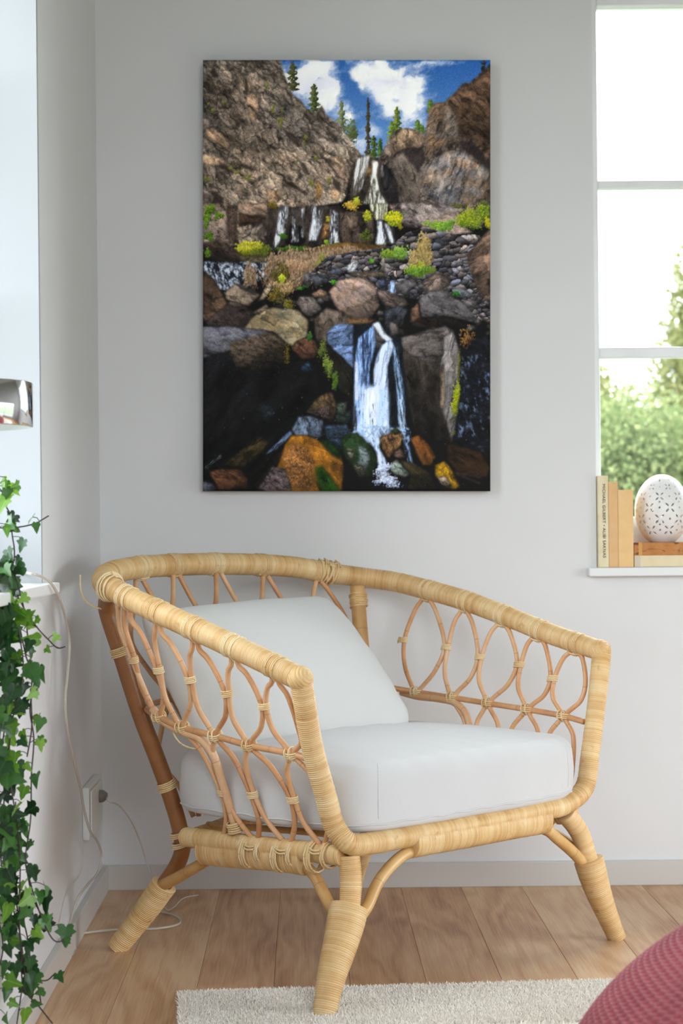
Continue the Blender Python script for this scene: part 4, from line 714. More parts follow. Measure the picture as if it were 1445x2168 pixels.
# outermost rods next to the arm posts
for (k, u0, m_, l0, r0, post) in ((kL[0], uL[0], mL[0], lL[0], rL[0], fL), (kR[0], uR[0], mR[0], lR[0], rR[0], fR)): pass
part('lattice_rod', [tube([rimL[5]+np.array([0, .02, -.015]), uLx*.5+rimL[5]*.25+uL[5]*.25, off(uL[5], (0, 1, 0), .004), (mL[4]+uL[5])/2+np.array([0, .006, 0]), mL[4]+np.array([.01, .02, 0])], .0046, sides=10)], M_rod)
# mid rails and the thicker bent rods that carry the seat edge
midB = [np.array((-.30, .285, .445)), np.array((-.20, .325, .45)), np.array((0, .34, .452)), np.array((.20, .325, .45)), np.array((.30, .285, .442))]
part('mid_rail', [tube([S(657, 1608, -1)]+mL+midB+mR[::-1]+[S(1236, 1528, 1)], .0056, sides=10, step=.006)], M_rod)
for P in ([S(322, 1500, -1)]+SL([(350, 1530), (385, 1549), (420, 1562), (448, 1592), (470, 1655), (486, 1708), (500, 1762)]), [S(850, 1466, 1)]+SR([(880, 1474), (930, 1480), (962, 1488), (984, 1508), (993, 1536)])+mir(SL([(470, 1655), (486, 1708), (500, 1762)]))):
    part('seat_hoop', [tube(P, .0072, sides=10, step=.006)], M_rod)
part('binding', [coil(S(497, 1752, -1)+np.array([0, 0, .002]), S(500, 1762, -1)-S(486, 1708, -1), .0135, .012, (0, 1, 0), 5, .0018, .0038)], M_tie)
# back lattice
KB = [onP(px, py, [0, 1, -.36], .27-.36*.24) for px, py in [(293, 1217), (371, 1208), (462, 1208), (561, 1215), (673, 1226)]]
xs = [p[0] for p in KB]; dx = (xs[-1]-xs[0])/4
yb = lambda z: .27+.36*(z-.24)
for i, p in enumerate(KB):
    for d in (-1, 1):
        ux = p[0]+d*dx/2
        P = [p+np.array([d*.006, 0, -.004]), np.array([p[0]+d*.022, yb(.63), .63]), np.array([ux-d*.005, yb(.555), .555]), np.array([p[0]+d*.028, yb(.50), .50]), np.array([p[0]+d*.005, yb(.452)-.008, .452]), np.array([p[0]+d*.03, yb(.40), .40]), np.array([ux-d*.005, yb(.345), .345]), np.array([p[0]+d*.02, yb(.29), .29]), np.array([p[0]+d*.006, yb(.24), .24])]
        part('lattice_rod', [tube(P, .0048, sides=10, step=.006)], M_rod)
    i_ = int(np.argmin(np.linalg.norm(path-p, axis=1))); c = path[i_]; t = rtan(i_); r_b = rrad(i_)+.0008
    part('binding', [coil(path[i_+2], rtan(i_+2), r_b, r_b, (0, 0, 1), 4, .0014, .0031, jit=.012), coil(path[i_-2], rtan(i_-2), r_b, r_b, (0, 0, 1), 3, .0014, .0031, jit=.012), tube([c+np.array([-.013, -.004, -.0215]), c+np.array([0, -.004, -.024]), c+np.array([.013, -.004, -.0215])], .0016, sides=6), tube([c+np.array([-.013, -.010, -.019]), c+np.array([0, -.010, -.0215]), c+np.array([.013, -.010, -.019])], .0016, sides=6)], M_tie)
    if i < 4: part('binding', [coil((p[0]+dx/2, yb(.555), .555), (0, .36, 1), .0108, .0062, (1, 0, 0), 4)], M_tie)
# post ties, collar under the rim, loose cane
def tie_at(px, py, ra, turns, fn=None, m_=M_tie, wire=.0015):
    p = onP(px, py, [0, 1, -.143], .211) if fn is None else fn; return part('binding', [coil(p, LB[1]-LB[5], ra, ra, (0, 1, 0), turns, wire, .0033)], m_)
tie_at(254, 1378, .0168, 5); tie_at(352, 1663, .016, 5); tie_at(380, 1764, .0175, 3, wire=.0017); tie_at(384, 1785, .0175, 3, wire=.0017)
part('binding', [coil(RB[0]+np.array([-.001, -.004, -.028]), RB[0]-RB[2], .0175, .0175, (0, 1, 0), 8, .0017, .0036)], M_wrap, label='tight cane collar on the back post')
lc = []
for i in range(9):
    j = int(np.argmin(np.linalg.norm(path-KB[4], axis=1)))+2+i*1; c = path[min(j, len(path)-2)]; t = path[j+1]-path[j]
    lc.append(coil(c, t+np.array([0, 0, .0012*math.sin(i*2.1)]), .0225+.0022*(i % 3), .0225+.002*(i % 2), (0, 0, 1), 1.15, .0017, .004, .006*math.sin(i*1.3), i))
part('loose_cane', lc, M_tie, label='unravelling loops of cane on the rim')
j = int(np.argmin(np.linalg.norm(path-rimL[6], axis=1)))
part('loose_cane', [coil(path[j+q], path[j+q+1]-path[j+q], .0235+.001*q, .023, (0, 0, 1), 1.4, .0016, .004, .005, q) for q in (-1, 0, 1, 2)]+[tube([onP(px, py, [0, 1, 0], .29) for px, py in [(170, 1217), (171, 1248), (180, 1270), (198, 1284), (222, 1290)]], .0016, sides=6)], M_tie, label='loose cane end sticking out at the rim corner')
part('loose_cane', [tube(SL([(392, 1541), (374, 1524), (364, 1545), (380, 1572), (412, 1585), (428, 1580)]), .0014, sides=6)], M_tie)
# ------------------------------------------------------------------ cushions
def pad(name, w2, yf, yb_, z0, z1, crown, n=7., rr=.030, NA=150):
    """boxed seat cushion: rounded-rectangle outline, soft edges, crowned top"""
    cy, d2 = (yf+yb_)/2, (yb_-yf)/2; prof = []
    for s_ in np.linspace(0, 1, 16): prof.append((s_*.93, 'top'))
    sec = [(s_, z1) for s_ in np.linspace(0, .90, 14)]
    sec += [(1-.10+.10*math.sin(a), z1-rr+rr*math.cos(a)) for a in np.linspace(.15, math.pi/2, 8)]
    sec += [(1.006, z0+(z1-z0)*.5), (1.002, z0+.022)]
    sec += [(1-.05+.05*math.cos(a), z0+.016-.016*math.sin(a)) for a in np.linspace(.2, math.pi/2, 6)]
    sec += [(s_, z0) for s_ in np.linspace(.85, 0, 6)]
    V = []; th = np.linspace(0, 2*math.pi, NA, endpoint=False)
    for s_, z in sec:
        for t in th:
            c_, q_ = math.cos(t), math.sin(t); r_ = 1/((abs(c_)**n+abs(q_)**n)**(1/n)); x, y = r_*c_*s_, r_*q_*s_
            zz = z+(crown*(1-min(1, abs(x))**2.2)*(1-min(1, abs(y))**2.2) if z > (z0+z1)/2 else 0)
            k = 1-.010*math.sin(t*3+s_*2)-.006*math.sin(t*11)*s_
            V.append((x*w2*k, cy+y*d2*k, zz+.0010*math.sin(x*31+y*17)*(z > z0+.01)))
    F = []; m_ = len(sec)
    for i in range(m_-1):
        for j_ in range(NA): j2 = (j_+1) % NA; F.append((i*NA+j_, (i+1)*NA+j_, (i+1)*NA+j2, i*NA+j2))
    return np.array(V), F, sec, NA
seat_root = to_w((0, 0, 0))
V, F, sec, NA = pad('seat_cushion', .308, -.226, .240, .268, .376, .026)
V[:, 0] = V[:, 0]*1.022*(1+.022*(V[:, 1]-.007)/.233)+.007
me = mesh('seat_cushion', V, F); bm = bmesh.new(); bm.from_mesh(me); bmesh.ops.remove_doubles(bm, verts=bm.verts, dist=1e-5); bm.to_mesh(me); bm.free(); me.polygons.foreach_set('use_smooth', [True]*len(me.polygons))
seat = tag(link('seat_cushion', me, None, M_cloth, seat_root), 'thick white box seat cushion lying on the rattan armchair seat', 'cushion'); seat.rotation_euler = (0, 0, CT)
ring = np.array(V[24*NA:25*NA]); ring = np.vstack([ring, ring[:1]])
c_ = ring.mean(0); ring[:, :2] = c_[:2]+(ring[:, :2]-c_[:2])*1.001
link('piping', MB().add(*tube(ring, .0016, sides=6, raw=True, cap=False)).me('piping'), seat, M_cloth)
for xs_ in (-.262, .285):
    ii = [i for i in range(15, 24)]; col_ = [np.array(V[i*NA+int(np.argmin([np.hypot(v[0]-xs_, v[1]+.4) for v in V[i*NA:(i+1)*NA]]))])+np.array([0, .0004, -.0002]) for i in ii]
    link('seam', MB().add(*tube(col_, .0011, sides=6, step=.006)).me('seam'), seat, M_cloth)
def pillow(BL, BR, TR, TL, th, N=70):
    BL, BR, TR, TL = (np.array(p, float) for p in (BL, BR, TR, TL)); nrm = np.cross(BR-BL, TL-BL); nrm /= np.linalg.norm(nrm); V = []; F = []
    for side in (1, -1):
        for i in range(N+1):
            for j_ in range(N+1):
                u, v = i/N*2-1, j_/N*2-1
                uu = u*(1-.05*v**8+.02*(u > 0)*(1-v*v)); vv = v*(1-.05*u**8); a, b_ = (uu+1)/2, (vv+1)/2
                p = BL*(1-a)*(1-b_)+BR*a*(1-b_)+TR*a*b_+TL*(1-a)*b_
                t = max(0, (1-u*u)*(1-v*v))**.42*th*(1+.10*math.sin(u*2.2+v*1.5))
                wr = .0035*math.sin(9*u+6*v+2*math.sin(3*v))*(abs(u*v)**1.2)+.0022*math.sin(15*(u-v))*(1-v)*.5*(abs(u)**2)
                V.append(p+nrm*(side*t*(1. if side > 0 else .75)+wr*(t > .001)))
        o_ = 0 if side > 0 else (N+1)**2
        for i in range(N):
            for j_ in range(N):
                q = o_+i*(N+1)+j_; f = (q, q+N+1, q+N+2, q+1); F.append(f if side > 0 else f[::-1])
    me = mesh('back_pillow', V, F); bm = bmesh.new(); bm.from_mesh(me); bmesh.ops.remove_doubles(bm, verts=bm.verts, dist=2e-5); bm.to_mesh(me); bm.free(); me.polygons.foreach_set('use_smooth', [True]*len(me.polygons)); return me
BL, BR, TR, TL = (-.292, .140, .342), (.150, .05, .388), (.172, .30, .628), (-.325, .285, .612)
pil = tag(link('back_pillow', pillow(BL, BR, TR, TL, .062), None, M_linen, seat_root), 'large off-white throw pillow leaning against the back of the rattan armchair', 'pillow'); pil.rotation_euler = (0, 0, CT)
P_FOOT = LP([(684, 2146)])[0]
# ------------------------------------------------------------------ canvas print on the back wall
KX = .72
prt = paint_print(KX)[::-1]                              # rows from the bottom up
PH, PWd = prt.shape[:2]
lin = (prt/255.0); lin = np.where(lin > .04045, ((lin+.055)/1.055)**2.4, lin/12.92)
cw, ch, cd = .6035, .9060, .034
gx = (np.arange(PWd)/(PWd-1)-.5)*cw; gz = (np.arange(PH)/(PH-1)-.5)*ch
GX, GZ = np.meshgrid(gx, gz); ed = np.minimum(np.minimum(GX+cw/2, cw/2-GX), np.minimum(GZ+ch/2, ch/2-GZ)); GY = -cd+.004*np.clip(1-ed/.004, 0, 1)**2
V = np.stack([GX, GY, GZ], -1).reshape(-1, 3); ii = np.arange(PH*PWd).reshape(PH, PWd)
Fq = np.stack([ii[:-1, :-1], ii[:-1, 1:], ii[1:, 1:], ii[1:, :-1]], -1).reshape(-1, 4)
me = bpy.data.meshes.new('canvas_print'); me.vertices.add(len(V)); me.vertices.foreach_set('co', V.ravel()); me.loops.add(Fq.size); me.loops.foreach_set('vertex_index', Fq.ravel().astype(np.int32))
me.polygons.add(len(Fq)); me.polygons.foreach_set('loop_start', np.arange(0, Fq.size, 4, dtype=np.int32)); me.update(calc_edges=True); me.polygons.foreach_set('use_smooth', [True]*len(Fq))
at = me.color_attributes.new('print', 'FLOAT_COLOR', 'POINT'); at.data.foreach_set('color', np.concatenate([lin.reshape(-1, 3), np.ones((PH*PWd, 1))], 1).astype(np.float32).ravel())
def b_print(nt, b):
    a = nd(nt, 'ShaderNodeAttribute', attribute_name='print'); tc = nd(nt, 'ShaderNodeTexCoord').outputs['Object']
    n = nd(nt, 'ShaderNodeTexNoise', {'Vector': tc, 'Scale': 330., 'Detail': 4., 'Roughness': .7}).outputs['Fac']
    g = ramp(nt, n, [(.25, (.45, .45, .45)), (.75, (1.7, 1.7, 1.7))]); c = mixc(nt, .55, a.outputs['Color'], g, 'MULTIPLY')
    nt.links.new(mixc(nt, 1., c, (PRINT_GAIN,)*3, 'MULTIPLY'), b.inputs['Base Color']); bump(nt, b, nd(nt, 'ShaderNodeTexNoise', {'Vector': tc, 'Scale': 1500.}).outputs['Fac'], .1, .0003)
PRINT_GAIN = 1.5
M_print = mat('printed_canvas', rough=.65, Specular_IOR_Level=.15, build=b_print)
M_edge = mat('canvas_edge', (.30, .29, .28), .8)
canvas = link('canvas_print', me, None, M_print, atY(733.5, 583.0, -cd)+np.array([0, cd, 0])); canvas.rotation_euler = (0, ROLL, 0)
tag(canvas, 'large canvas print of a waterfall between cliffs and dark boulders on the grey wall', 'picture')
box_obj('stretcher', -cw/2+.0008, cw/2-.0008, -cd+.0045, -.0005, -ch/2+.0008, ch/2-.0008, M_edge, canvas, .001)
# ------------------------------------------------------------------ books and egg on the right sill
SZ = .6720
M_paper = mat('page_edges', (.80, .72, .58), .9)
def cover(name, c, c2=None, dark=None):
    def f(nt, b):
        tc = nd(nt, 'ShaderNodeTexCoord').outputs['Object']; n = nd(nt, 'ShaderNodeTexNoise', {'Vector': tc, 'Scale': 40., 'Detail': 5.}).outputs['Fac']
        col = ramp(nt, n, [(.3, c), (.7, c2 or tuple(v*1.1 for v in c))])
        if dark:
            mp = nd(nt, 'ShaderNodeVectorMath', {0: tc, 1: (60., 1., 22.)}, operation='MULTIPLY').outputs[0]
            k = nd(nt, 'ShaderNodeTexNoise', {'Vector': mp, 'Scale': 1., 'Detail': 3., 'Distortion': 1.5}).outputs['Fac']
            col = mixc(nt, ramp(nt, k, [(.53, (0, 0, 0)), (.58, (.8, .8, .8))]), col, dark)
        nt.links.new(col, b.inputs['Base Color'])
    return mat(name, rough=.7, build=f)
def book(name, w, h, d, m, label, loc, flat=False, spine_round=.10):
    """standing book: spine towards -y; cover, boards proud of the page block"""
    root = tag(empty(name, loc), label, 'book', 'books on the window sill'); mb = MB(); N = 8; pts = [(-w/2, d)]
    for i in range(N+1): a = math.pi-i*math.pi/N; pts.append((w/2*math.cos(a), -w*spine_round*math.sin(a)))
    pts += [(w/2, d), (w/2-.0016, d), (w/2-.0016, .003), (-w/2+.0016, .003), (-w/2+.0016, d)]
    n = len(pts); V = [(x, y, z) for z in (0, h) for x, y in pts]; F = [(i, (i+1) % n, n+(i+1) % n, n+i) for i in range(n)]
    mb.add(V, F); me = mb.me('cover', False); bm = bmesh.new(); bm.from_mesh(me); bm.verts.ensure_lookup_table()
    for off_ in (0, n):                                  # close top and bottom of the cover shell
        vs = [bm.verts[off_+i] for i in range(n)]; q = [vs[0], vs[1], vs[n-2], vs[n-1]]
        try: bm.faces.new([vs[0], vs[1], vs[n-2], vs[n-1]]); bm.faces.new([vs[N+1], vs[N+2], vs[n-4], vs[n-3]]); bm.faces.new(vs[1:N+2]+[vs[n-3], vs[n-2]])
        except Exception: pass
    bmesh.ops.recalc_face_normals(bm, faces=bm.faces); bm.to_mesh(me); bm.free(); link('cover', me, root, m)
    box_obj('page_block', -w/2+.0018, w/2-.0018, .0032, d-.002, .0015, h-.0015, M_paper, root, 0)
    if flat: root.rotation_euler = (0, R(90), 0)
    return root
YB = -.014
def bx_(px0, px1, py): a, b_ = atY(px0, py, YB)[0], atY(px1, py, YB)[0]; return (a+b_)/2, b_-a-.0006
hz = lambda px, py: atY(px, py, YB)[2]-SZ
x, w_ = bx_(1266, 1288.5, 1190); b1 = book('book', w_, hz(1277, 1007), .118, cover('cream_cover', srgb(226, 210, 170), srgb(238, 226, 196)), 'tall cream book with black spine lettering, leftmost on the window sill', (x, YB, SZ)); b1x = x
x, w_ = bx_(1288.5, 1308.5, 1190); book('book', w_, hz(1298, 1020), .112, cover('tan_cover', srgb(222, 176, 124), srgb(230, 188, 138)), 'slim plain tan book standing between the cream book and the wider tan book', (x, YB, SZ), spine_round=.04)
x, w_ = bx_(1308.5, 1341, 1190); book('book', w_, hz(1325, 1037), .108, cover('light_tan_cover', srgb(232, 190, 132), srgb(238, 200, 146)), 'wide short light tan book, rightmost of the three standing on the sill', (x, YB, SZ), spine_round=.02)
xl = atY(1342, 1170, YB)[0]
bc = book('book', .0240, .205, .135, cover('pale_cloth_cover', srgb(226, 208, 170), srgb(234, 218, 184)), 'pale cream cloth book lying flat at the bottom of the pile under the egg', (xl, YB, SZ+.0120), True, .05)
box_obj('cloth_spine_strip', -.0122, .0122, -.0018, .10, .0005, .012, cover('grey_cloth', srgb(205, 192, 172)), bc, 0)
bb = book('book', .0270, .21, .135, cover('brown_cover', srgb(176, 110, 56), srgb(204, 140, 78), srgb(70, 36, 18)), 'brown book with dark scribbled drawing on its spine, lying directly under the egg', (xl, YB+.002, SZ+.0240+.0136), True, .05)
box_obj('spine_band', -.0138, .0138, -.0018, .10, .009, .017, cover('gold_band', srgb(206, 150, 80)), bb, 0)
# the lettering down the cream spine
def text(body, size, loc, rot, m, parent, sx=1.):
    cu = bpy.data.curves.new('spine_lettering', 'FONT'); cu.body = body; cu.size = size; cu.align_x = 'CENTER'; cu.align_y = 'CENTER'; cu.extrude = .0001; cu.space_character = 1.05
    tmp = bpy.data.objects.new('tmp', cu); COL.objects.link(tmp); dg = bpy.context.evaluated_depsgraph_get(); me = bpy.data.meshes.new_from_object(tmp.evaluated_get(dg)); bpy.data.objects.remove(tmp); bpy.data.curves.remove(cu)
    o = link('spine_lettering', me, parent, m, loc); o.rotation_euler = rot; o.scale = (sx, 1, 1); return o
M_ink = mat('black_ink', (.03, .025, .02), .7)
t_ = text('MICHAEL GILBERT \u2022 ALIBI SAKNAS', .0085, (.0010, -.0030, .098), (R(90), R(90), 0), M_ink, b1)
t_.scale = (.155/max(t_.dimensions.x, .01), 1, 1)
# pierced ceramic egg
M_ceramic = mat('white_ceramic', (.82, .80, .79), .35)
ez = SZ+.0240+.0272; ex, ehw = atY(1403.5, 1100, .035)[0], .0575; etop = atY(1403, 1004, .035)[2]-ez
egg = tag(empty('ceramic_egg', (ex, .052, ez)), 'white pierced ceramic egg standing on the pile of two lying books', 'egg ornament')
NT, NZ = 330, 190; zz = np.linspace(0, 1, NZ)
def egg_r(t): z = t*1.16-.16; return ehw*np.sqrt(np.clip(1-((z-.38)/np.where(z > .38, .62, .60))**2, 0, 1))
TZ = np.r_[zz[:-1], 1.0]; RRr = egg_r(TZ); RRr[-1] = .0002
TH = np.arange(NT)/NT*2*math.pi; V = np.stack([np.outer(RRr, np.cos(TH)), np.outer(RRr, np.sin(TH)), np.outer(TZ*etop, np.ones(NT))], -1).reshape(-1, 3)
tc_ = (np.arange(NT)+.5)/NT*2*math.pi; zc_ = (TZ[:-1]+TZ[1:])/2; rc = egg_r(zc_)
hole = np.zeros((NZ-1, NT), bool)
def cut(th0, z0, a, b_, ang):
    du = ((tc_[None, :]-th0+math.pi) % (2*math.pi)-math.pi)*rc[:, None]; dv = (zc_[:, None]*etop-z0); c__, s__ = math.cos(ang), math.sin(ang); p, q = du*c__+dv*s__, -du*s__+dv*c__
    hole[:] |= (np.abs(q) < b_*(1-(p/a)**2)) & (np.abs(p) < a)
rows = [(.026, 8, 1.0), (.050, 8, 1.0), (.074, 8, 1.0), (.098, 8, .85), (.118, 8, .62)]
for j_, (z_, n_, k_) in enumerate(rows):
    for i in range(n_):
        t0 = 2*math.pi*(i+.5*(j_ % 2))/n_-math.pi/2+.12; r0 = float(egg_r(np.array(z_/etop)))
        for q in range(4):
            a_ = math.pi/4+q*math.pi/2; cut(t0+math.cos(a_)*.0085*k_/r0, z_+math.sin(a_)*.0085*k_, .0052*k_, .0019*k_, a_)
        cut(t0+math.pi/n_, z_, .0022*k_, .0022*k_, 0)
        if j_ % 2 == 0: cut(t0+math.pi/n_, z_+.012*k_, .0019*k_, .0019*k_, 0)
for i in range(10): cut(2*math.pi*i/10, .132, .0034, .0013, math.pi/2)
F = [(i*NT+j_, i*NT+(j_+1) % NT, (i+1)*NT+(j_+1) % NT, (i+1)*NT+j_) for i in range(NZ-1) for j_ in range(NT) if not hole[i, j_]]
F.append(tuple(range(NT))[::-1])
shell = link('shell', mesh('shell', V, F), egg, M_ceramic); sm = shell.modifiers.new('thickness', 'SOLIDIFY'); sm.thickness = .0035; sm.offset = -1
# ------------------------------------------------------------------ lamp on the left sill
def b_chrome(nt, b): pass
M_chrome = mat('polished_chrome', (.72, .72, .74), .08, Metallic=1.)
M_lampwhite = mat('white_lacquer', (.82, .84, .84), .4)
def lathe(prof, n=64):
    V = [(r_*math.cos(2*math.pi*i/n), r_*math.sin(2*math.pi*i/n), z) for r_, z in prof for i in range(n)]
    return V, [(k*n+i, k*n+(i+1) % n, (k+1)*n+(i+1) % n, (k+1)*n+i) for k in range(len(prof)-1) for i in range(n)]
LY = -1.30; lz0 = atY(40, 904, LY)[2]; lz1 = atY(40, 810, LY)[2]; lx = atY(68, 860, LY)[0]; LR = .105; LXc = lx-LR
lamp = tag(empty('table_lamp', (LXc, LY, .6727)), 'table lamp with shiny chrome drum shade, standing on the left window sill behind the ivy', 'lamp')
h0, h1 = lz0-.6727, lz1-.6727
link('base', MB().add(*lathe([(0, 0), (.082, 0), (.085, .003), (.085, .012), (.082, .015), (.012, .018), (0, .018)])).me('base'), lamp, M_chrome)
link('stem', MB().add(*lathe([(.008, .016), (.008, h0+.03)], 20)).me('stem'), lamp, M_chrome)
link('lamp_shade', MB().add(*lathe([(LR-.004, h1), (LR-.001, h1), (LR, h1-.001), (LR, h0+.001), (LR-.001, h0), (LR-.0025, h0)], 96)).me('lamp_shade'), lamp, M_chrome)
link('shade_lining', MB().add(*lathe([(LR-.0025, h0), (LR-.0035, h0+.002), (LR-.0035, h1-.003), (.012, h1-.003), (.0, h1-.003)], 64)).me('shade_lining'), lamp, M_lampwhite)
link('top_disc', MB().add(*lathe([(LR-.004, h1), (.0, h1+.001)], 64)).me('top_disc'), lamp, M_chrome)
# ------------------------------------------------------------------ socket, plugs, clear cords
M_plastic = mat('white_plastic', (.70, .69, .67), .45)
sock = tag(empty('wall_socket', (LW, -.25, .215)), 'white double power socket box low on the left wall in the corner', 'socket')
box_obj('housing', 0, .014, -.11, .09, -.052, .050, M_plastic, sock, .004)
box_obj('face_plate', .0143, .018, -.10, .08, -.044, .042, M_plastic, sock, .002)
M_grey = mat('grey_plastic', (.20, .19, .17), .5)
link('plug', MB().add(*tube([(.0183, .03, .014), (.026, .03, .014), (.034, .03, .014)], [.013, .012, .006], step=.002, sides=18)).me('plug'), sock, M_grey)
def b_cord(nt, b):
    tr = nd(nt, 'ShaderNodeBsdfTransparent', {'Color': (.93, .91, .88, 1)}); nt.links.new(nd(nt, 'ShaderNodeMixShader', {0: .62, 1: tr.outputs[0], 2: b.outputs[0]}).outputs[0], nt.nodes['Material Output'].inputs['Surface'])
M_cord = mat('clear_cord', (.74, .68, .60), .18, build=b_cord, Specular_IOR_Level=.8)
def cord(name, P, r_, label):
    P = [np.array(p) for p in P]; return tag(link(name, MB().add(*tube(P, r_, sides=8, step=.008)).me(name), None, M_cord), label, 'cord')
def cx(px, py, X): return atX(px, py, X)
P = [(LXc+.06, LY+.05, .6757), tuple(atZ(44, 1216, .676)), tuple(cx(66, 1215, -.4155)), tuple(cx(90, 1222, -.4075)), tuple(cx(110, 1238, -.402)), tuple(cx(126, 1268, -.4005))]
P += [tuple(cx(px, py, -.405-.0003*i)) for i, (px, py) in enumerate([(139, 1312), (147, 1360), (143, 1425), (138, 1482), (142, 1540), (157, 1612), (170, 1668), (178, 1715)])]
P += [tuple(cx(px, py, X)) for px, py, X in [(190, 1758, -.402), (207, 1783, -.396), (215, 1815, -.396), (209, 1842, -.398), (184, 1874, -.402), (163, 1905, -.408), (152, 1940, -.412), (143, 1975, -.412)]]
zc = .0032
P += [tuple(atZ(131, 2012, .012)), tuple(atZ(136, 2030, zc)), tuple(atZ(152, 2022, zc)), tuple(atZ(160, 1995, zc)), tuple(atZ(168, 1978, zc)), tuple(atZ(205, 1972, zc)), tuple(atZ(262, 1967, zc)), tuple(atZ(330, 1966, zc)), tuple(atZ(374, 1958, zc)), tuple(atZ(382, 1948, zc)), tuple(atZ(362, 1935, zc)), tuple(atZ(338, 1930, zc))]
cord('lamp_cord', P, .0024, 'thick clear lamp cord hanging over the end of the left sill down to the floor')
pz = (LW+.034, -.22, .229)
P = [pz, tuple(cx(230, 1697, -.376)), tuple(cx(252, 1706, -.362)), tuple(cx(275, 1735, -.345)), tuple(cx(298, 1786, -.33)), tuple(cx(313, 1835, -.318)), tuple(atZ(335, 1900, .06)), tuple(atZ(352, 1925, .02)), tuple(atZ(366, 1922, zc)), tuple(atZ(392, 1900, zc)), tuple(atZ(420, 1895, zc))]
cord('plug_cord', P, .0016, 'thin clear cord curving from the wall socket plug down behind the armchair leg')
# ------------------------------------------------------------------ rug
M_rug = mat('cream_wool_pile', rough=.95, build=b_cloth((.96, .90, .82), 300., .2), Sheen_Weight=.3)
rc0 = atZ(378, 2112, 0.); rc1 = atZ(1290, 2086, 0.); rdir = (rc1-rc0)/np.linalg.norm(rc1-rc0); rang = math.atan2(rdir[1], rdir[0])
rug = tag(empty('shag_rug', (rc0[0], rc0[1], 0), rang), 'cream shaggy rug on the oak floor under the front chair leg', 'rug')
RL, RD = 1.75, 1.7
link('backing', bevel_mesh(MB().box(.004, RL-.004, -RD+.004, -.004, .0005, .006).me('backing', False), .002), rug, M_rug)
rs = np.random.RandomState(3)
n1, n2 = 120000, 90000
tx = np.r_[rs.uniform(0, 1.05, n1), rs.uniform(0, RL, n2)]; ty = np.r_[-rs.uniform(0, .24, n1), -.24-rs.uniform(0, RD-.24, n2)]
sz_ = np.r_[np.full(n1, 1.), np.full(n2, 1.7)]; hh = rs.uniform(.008, .0145, n1+n2); aa = rs.uniform(0, 6.283, n1+n2); lean = rs.uniform(0, .009, n1+n2); la = rs.uniform(0, 6.283, n1+n2)
foot_l = np.array(to_w(P_FOOT)); fx = np.array([math.cos(rang), math.sin(rang)]); dl = foot_l[:2]-rc0[:2]; flx, fly = dl @ fx, dl @ np.array([-fx[1], fx[0]])
keep = (tx-flx)**2+(ty-fly)**2 > .019**2; tx, ty, sz_, hh, aa, lean, la = (q[keep] for q in (tx, ty, sz_, hh, aa, lean, la)); n = len(tx)
wv = .0013*sz_; dxv, dyv = np.cos(aa)*wv, np.sin(aa)*wv; ox, oy = np.cos(la)*lean, np.sin(la)*lean; z0_ = np.full(n, .004)
V = np.stack([np.stack([tx-dxv, ty-dyv, z0_], -1), np.stack([tx+dxv, ty+dyv, z0_], -1), np.stack([tx+ox*.4+dxv*1.2, ty+oy*.4+dyv*1.2, hh*.65], -1), np.stack([tx+ox*.4-dxv*1.2, ty+oy*.4-dyv*1.2, hh*.65], -1), np.stack([tx+ox, ty+oy, hh], -1)], 1).reshape(-1, 3)
b5 = np.arange(n)*5; me = bpy.data.meshes.new('pile'); fq = np.stack([b5, b5+1, b5+2, b5+3], -1); ft = np.stack([b5+3, b5+2, b5+4], -1)
me.vertices.add(len(V)); me.vertices.foreach_set('co', V.ravel()); lv = np.concatenate([fq.ravel(), ft.ravel()]).astype(np.int32); me.loops.add(len(lv)); me.loops.foreach_set('vertex_index', lv)
me.polygons.add(2*n); me.polygons.foreach_set('loop_start', np.r_[np.arange(n)*4, 4*n+np.arange(n)*3].astype(np.int32)); me.update(calc_edges=True); me.polygons.foreach_set('use_smooth', [True]*(2*n))
tag(link('pile', me, rug, M_rug), kind='stuff')
# ------------------------------------------------------------------ bed corner with red waffle blanket
M_bed = mat('bed_fabric', (.55, .53, .50), .9)
BX, BYc = .876, -1.785
bed = tag(empty('bed', (BX+.50, BYc, 0)), 'low bed mostly outside the frame under the red waffle blanket', 'bed')
box_obj('mattress', -.75, .5, -.25, .25, .11, .235, M_bed, bed, .05); box_obj('bed_base', -.72, .5, -.24, .24, .04, .109, M_bed, bed, .01)
for x_, y_ in ((-.68, .22), (-.68, -.22), (.46, .22), (.46, -.22)): box_obj('leg', x_-.02, x_+.02, y_-.02, y_+.02, .0, .04, M_bed, bed, .002)
def b_red(nt, b):
    tc = nd(nt, 'ShaderNodeTexCoord').outputs['Object']; n = nd(nt, 'ShaderNodeTexNoise', {'Vector': tc, 'Scale': 700., 'Detail': 2.}).outputs['Fac']; n2 = nd(nt, 'ShaderNodeTexNoise', {'Vector': tc, 'Scale': 12., 'Detail': 2.}).outputs['Fac']
    nt.links.new(ramp(nt, n2, [(.3, srgb(158, 66, 78)), (.7, srgb(182, 86, 96))]), b.inputs['Base Color']); bump(nt, b, n, .5, .0008)
M_red = mat('red_cotton', rough=.95, build=b_red, Sheen_Weight=.3)
nu, nv = 290, 880
A, Bq, Cc = .60, .46, .365
def se(c_, e): return np.sign(c_)*np.abs(c_)**e
e1, e2 = 1., 2/2.5
def surf(LO, LA): return np.stack([A*se(np.cos(LA), e1)*se(np.cos(LO), e2), Bq*se(np.cos(LA), e1)*se(np.sin(LO), e2), Cc*se(np.sin(LA), e1)], -1)
def even(f, a, b_, n):                                  # parameter values at equal arc length along f
    q = np.linspace(a, b_, 6000); p = f(q); s_ = np.r_[0, np.cumsum(np.linalg.norm(np.diff(p, axis=0), axis=1))]; return np.interp(np.linspace(0, s_[-1], n), s_, q)
